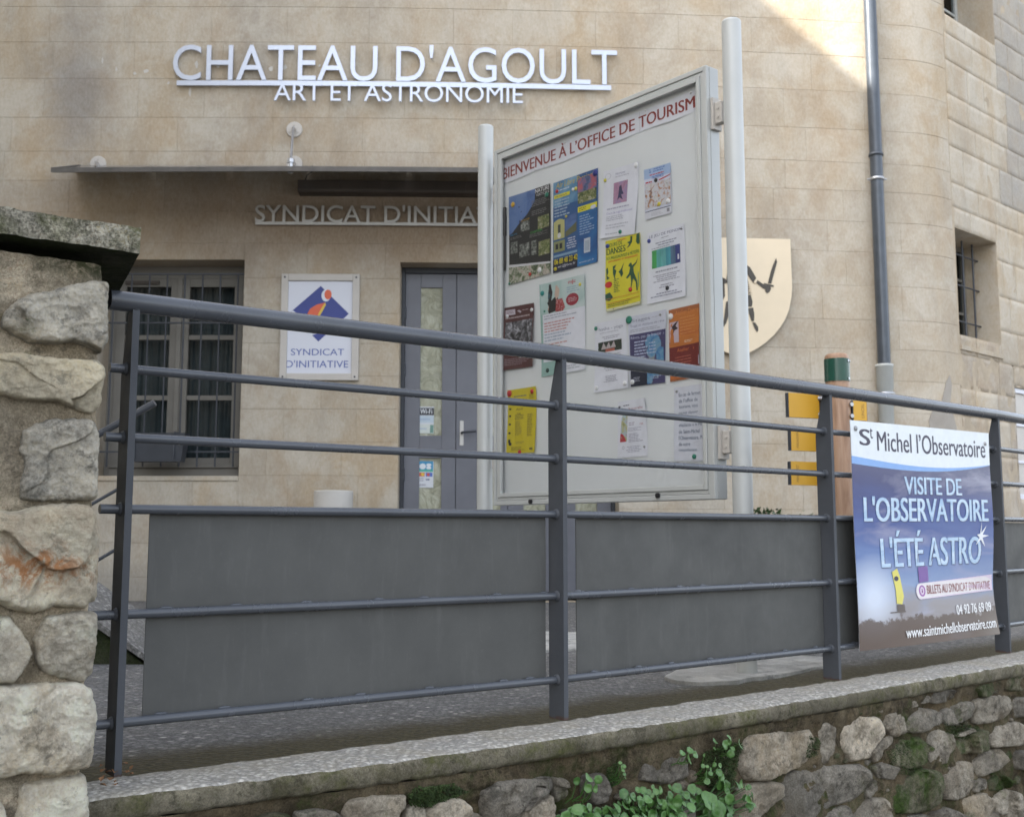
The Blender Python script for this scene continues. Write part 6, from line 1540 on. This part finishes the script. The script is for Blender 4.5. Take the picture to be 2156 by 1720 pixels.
sticker([ZD(558, 1178), ZD(655, 1180), ZD(652, 1340), ZD(552, 1338)], 'blue and white bank card sticker on the lower door glass', b2)

# ================================================================== THINGS ON THE TERRACE
# cement pads under the board posts
def pad(px, label, zt=.012):
    P = [onZ(x, y, GZ+zt) for x, y in px]; mb = MB(); n = len(P)
    Q = []
    for i in range(n):
        a, b = P[i], P[(i+1) % n]
        for t in range(5): q = a.lerp(b, t/5); Q.append(q+Vector((noise.fractal(q*9, 1, 2, 4)*.03, noise.fractal(q*9+Vector((5, 5, 5)), 1, 2, 4)*.03, 0)))
    mb.prism(Q, (0, 0, -.03)); tag(obj('cement_pad', mb, 'slab'), label, 'concrete pad')
pad([(1395, 1424), (1420, 1433), (1480, 1436), (1560, 1432), (1640, 1419), (1700, 1409), (1746, 1400), (1746, 1384), (1690, 1378), (1600, 1376), (1500, 1382), (1430, 1402)][::-1], 'pale cement pad around the foot of the right post of the notice board')
pad([(960, 1358), (985, 1330), (1130, 1328), (1235, 1332), (1262, 1346), (1225, 1364), (1000, 1376)][::-1], 'pale cement pad around the foot of the left post of the notice board')
# trail signpost
tp = thing('trail_signpost', 'varnished wooden post with a green band behind the railing', 'signpost')
TY = 5.5; tc = onY(1770, 1000, TY); ztp = onY(1770, 746, TY)[2]; r = .058
mb = MB(); mb.lathe((tc.x, tc.y, 0), [(r, GZ-.02), (r, ztp-.018), (r*.93, ztp-.006), (r*.80, ztp), (.0001, ztp)], 36); obj('pole', mb, 'wood', tp)
mb = MB(); z1 = onY(1770, 757, TY)[2]; z0_ = onY(1770, 800, TY)[2]-.01; th0 = 1.5*math.pi; n = 30
vs = []
for i in range(n+1): a = th0-2.2+3.6*i/n-.2; vs += [(tc.x+(r+.003)*math.cos(a), tc.y+(r+.003)*math.sin(a), z) for z in (z0_, z1)]
mb.add(vs, [(2*i, 2*i+2, 2*i+3, 2*i+1) for i in range(n)], 0, True)
obj('green_band', mb, 'green', tp)
mb = MB()
for a, z in ((th0+.75, z1-.012), (th0+.75, z0_+.012), (th0+1.15, z1-.012)): q = Vector((tc.x+(r+.003)*math.cos(a), tc.y+(r+.003)*math.sin(a), z)); d = Vector((math.cos(a), math.sin(a), 0)); mb.tube([q, q+d*.004], .006, 8)
obj('screws', mb, 'steel', tp)
def tsign(x0, x1, y0, y1, y0b, y1b, side, text):
    a = onY(x0, y1, TY-.02 if side < 0 else TY-.03); b = onY(x1, y1b, TY+.06 if side < 0 else TY+.0); a2 = onY(x0, y0, a.y); b2 = onY(x1, y0b, b.y)
    z0 = min(a.z, b.z)*.5+max(a.z, b.z)*.5; z1 = (a2.z+b2.z)/2; b = Vector((b.x, b.y, 0)); a = Vector((a.x, a.y, 0)); T = (b-a).normalized(); N = Vector((T.y, -T.x, 0)); L = (b-a).length
    mb = MB(); mb.bbox(Vector((a.x, a.y, z0)), T*L, -N*.022, UP*(z1-z0), .002, 1); mb.box(Vector((a.x, a.y, z0))+N*.0006+T*(.004), T*(L-.008), N*.0006, UP*(z1-z0), 0)
    o = obj('sign_board', mb, ['yellow', 'iron'], tp)
    mb = MB(); e_ = b if side < 0 else a; q = Vector((tc.x, tc.y, 0))
    for z in (z0+.022, z1-.022):
        mb.tube([Vector((e_.x, e_.y, z))-N*.02, Vector((q.x, q.y, z))-N*.0], .007, 8)
    mb.box(Vector((e_.x, e_.y, z0+.006))-N*.018, (q-e_)*.6, -N*.004, UP*(z1-z0-.012)); obj('bracket', mb, 'shutter', tp)
    mb = MB()
    for z in (z0+.02, z1-.02): c = Vector((e_.x, e_.y, z))-T*side*-.0+N*.001; mb.tube([c+T*.012*(-side*-1)*(1 if side < 0 else -1), c+T*.012*(1 if side < 0 else -1)+N*.012], .010, 10)
    obj('bolts', mb, 'steel', tp)
    if text:
        v_, f_ = text_mesh(text); w0, w1 = ext(v_, 0); h0, h1 = ext(v_, 1); hh = (z1-z0)*.72; k_ = hh/(w1-w0); mb = MB(); cx_ = .05 if side < 0 else L-.02
        mb.add([Vector((a.x, a.y, z0+(z1-z0)*.14+(x-w0)*k_))+T*(cx_-(y-h0)/(h1-h0)*.016)+N*.0018 for x, y, _ in v_], f_); obj('lettering', mb, fm((.22, .12, .02)), tp)
tsign(1660, 1727, 825, 876, 832, 883, -1, None); tsign(1665, 1729, 903, 947, 906, 952, -1, 'FORCALQUIER'); tsign(1665, 1730, 970, 1020, 974, 1023, -1, 'MANE REVEST')
tsign(1796, 1827, 843, 884, 845, 887, 1, 'LINCEL')
# round concrete bollard by the wall
bY = 8.62; bc = onY(701, 1100, bY); zt = onY(701, 1033, bY)[2]; rb = .147
mb = MB(); mb.lathe((bc.x, bY, 0), [(rb*.96, GZ-.01), (rb*.98, .3), (rb, zt-.012), (rb*.985, zt-.004), (rb*.95, zt), (rb*.84, zt), (rb*.82, zt-.008), (rb*.80, zt-.25), (.0001, zt-.25)], 48)
tag(obj('concrete_pot', mb, 'conc'), 'short round pale concrete pot standing against the facade between window and door', 'concrete pot')
# planter box with shrub behind the right panel
PY = 7.4; a = onY(1600, 1160, PY); b = onY(1741, 1160, PY); zt = onY(1735, 1151, PY)[2]; zb = GZ
plb = thing('planter', 'cream planter trough behind the railing, seen beside the third post', 'planter')
mb = MB(); w = b.x-a.x
for (o, ax, ay) in (((a.x, PY, zb), (w, 0, 0), (0, .03, 0)), ((a.x, PY+.37, zb), (w, 0, 0), (0, .03, 0)), ((a.x, PY+.03, zb), (.03, 0, 0), (0, .34, 0)), ((b.x-.03, PY+.03, zb), (.03, 0, 0), (0, .34, 0))): mb.bbox(o, ax, ay, (0, 0, zt-zb), .006)
obj('trough', mb, 'conc', plb)
mb = MB(); mb.box((a.x+.03, PY+.03, zt-.06), (w-.06, 0, 0), (0, .34, 0), (0, 0, .02)); obj('soil', mb, 'wmortar', plb)
def leafy(base, h, rad, n, seed, label, lsz=.035):
    t = thing('shrub', label, 'shrub'); rr = random.Random(seed); st = MB(); lf = MB()
    for i in range(9):
        a_ = rr.uniform(0, 6.28); e_ = base+Vector((rad*rr.uniform(.2, 1)*math.cos(a_), .12*math.sin(a_), h*rr.uniform(.7, 1.05))); m_ = base.lerp(e_, .5)+Vector((0, 0, .03)); b0 = base+Vector((rr.uniform(-.15, .15), rr.uniform(-.05, .05), 0)); st.tube([b0, m_, e_], [.005, .004, .002], 6, False)
        for j in range(n//9):
            c = (b0.lerp(m_, rr.random()) if rr.random() < .35 else m_.lerp(e_, rr.random()**.6))+Vector((rr.gauss(0, .025), rr.gauss(0, .025), rr.gauss(0, .02))); d = Vector((rr.uniform(-1, 1), rr.uniform(-1, 1), rr.uniform(-.5, .8))).normalized(); s_ = d.cross(Vector((rr.random(), rr.random(), rr.random()+.1))).normalized(); L = lsz*rr.uniform(.6, 1.2); up_ = d.cross(s_)*L*.12
            lf.add([c, c+d*L*.35+s_*L*.28+up_, c+d*L, c+d*L*.35-s_*L*.28+up_], [(0, 1, 2), (0, 2, 3)])
    obj('stems', st, 'wood', t); lv_ = obj('leaves', lf, 'bushleaf', t); lv_['kind'] = 'stuff'; return t
leafy(Vector(((onY(1622, 1100, PY)).x, PY+.2, zt-.05)), onY(1622, 1064, PY)[2]-zt+.06, .22, 420, 3, 'dark green shrub in the planter, its top showing above the panel rail')
leafy(Vector(((onY(1712, 1100, PY)).x, PY+.2, zt-.05)), onY(1702, 1083, PY)[2]-zt+.06, .13, 260, 4, 'smaller shrub at the right end of the planter, by the railing post')
# stair handrail on the left
hr = thing('stair_handrail', 'blue-grey tube handrail sloping up behind the left end of the railing', 'handrail')
HY = 6.6
for (x0, y0, x1, y1, r_) in ((60, 997, 326, 848, .021), (60, 1137, 262, 1022, .010), (60, 1265, 262, 1146, .010)):
    mb = MB(); mb.tube([onY(x0, y0, HY), onY(x1, y1, HY)], r_, 14); obj('tube', mb, 'rail', hr)
mb = MB(); q = onY(259, 900, HY); q2 = onY(259, 890, HY); mb.box((q.x-.02, HY-.005, GZ), (.012, 0, 0), (0, .04, 0), (0, 0, q2.z-GZ)); obj('post', mb, 'rail', hr)
q = onY(90, 985, HY); mb = MB(); mb.box((q.x-.02, HY-.005, GZ), (.012, 0, 0), (0, .04, 0), (0, 0, q.z-GZ)); obj('post', mb, 'rail', hr)
# low sloping kerb with a dark side, left
kb = thing('sloping_kerb', 'low sloping concrete kerb with a dark mossy side, behind the leftmost post', 'kerb')
KY = onZ(250, 1398, GZ).y; e1_ = onZ(306, 1397, GZ); t0 = onY(40, 1185, KY); t0b = onY(40, 1205, KY)
mb = MB(); mb.prism([Vector((t0.x, KY, GZ-.02)), Vector((e1_.x, KY, GZ-.02)), Vector((e1_.x, KY, GZ)), Vector((t0b.x, KY, t0b.z))], (0, .5, 0)); obj('side', mb, 'capmoss', kb)
mb = MB(); n = 20; vs = []
A0 = Vector((t0b.x, KY-.02, t0b.z)); A1 = Vector((e1_.x+.03, KY-.02, GZ+.0))
for i in range(n+1):
    p = A0.lerp(A1, i/n); vs += [p, p+UP*.028, p+UP*.03+Vector((0, .55, 0)), p+Vector((0, .55, 0))]
mb.add(vs, [(i*4+j, (i+1)*4+j, (i+1)*4+(j+1) % 4, i*4+(j+1) % 4) for i in range(n) for j in range(4)]+[(0, 1, 2, 3), (n*4+3, n*4+2, n*4+1, n*4)]); obj('slab', mb, 'terrace_old', kb)
bpy.context.view_layer.update()
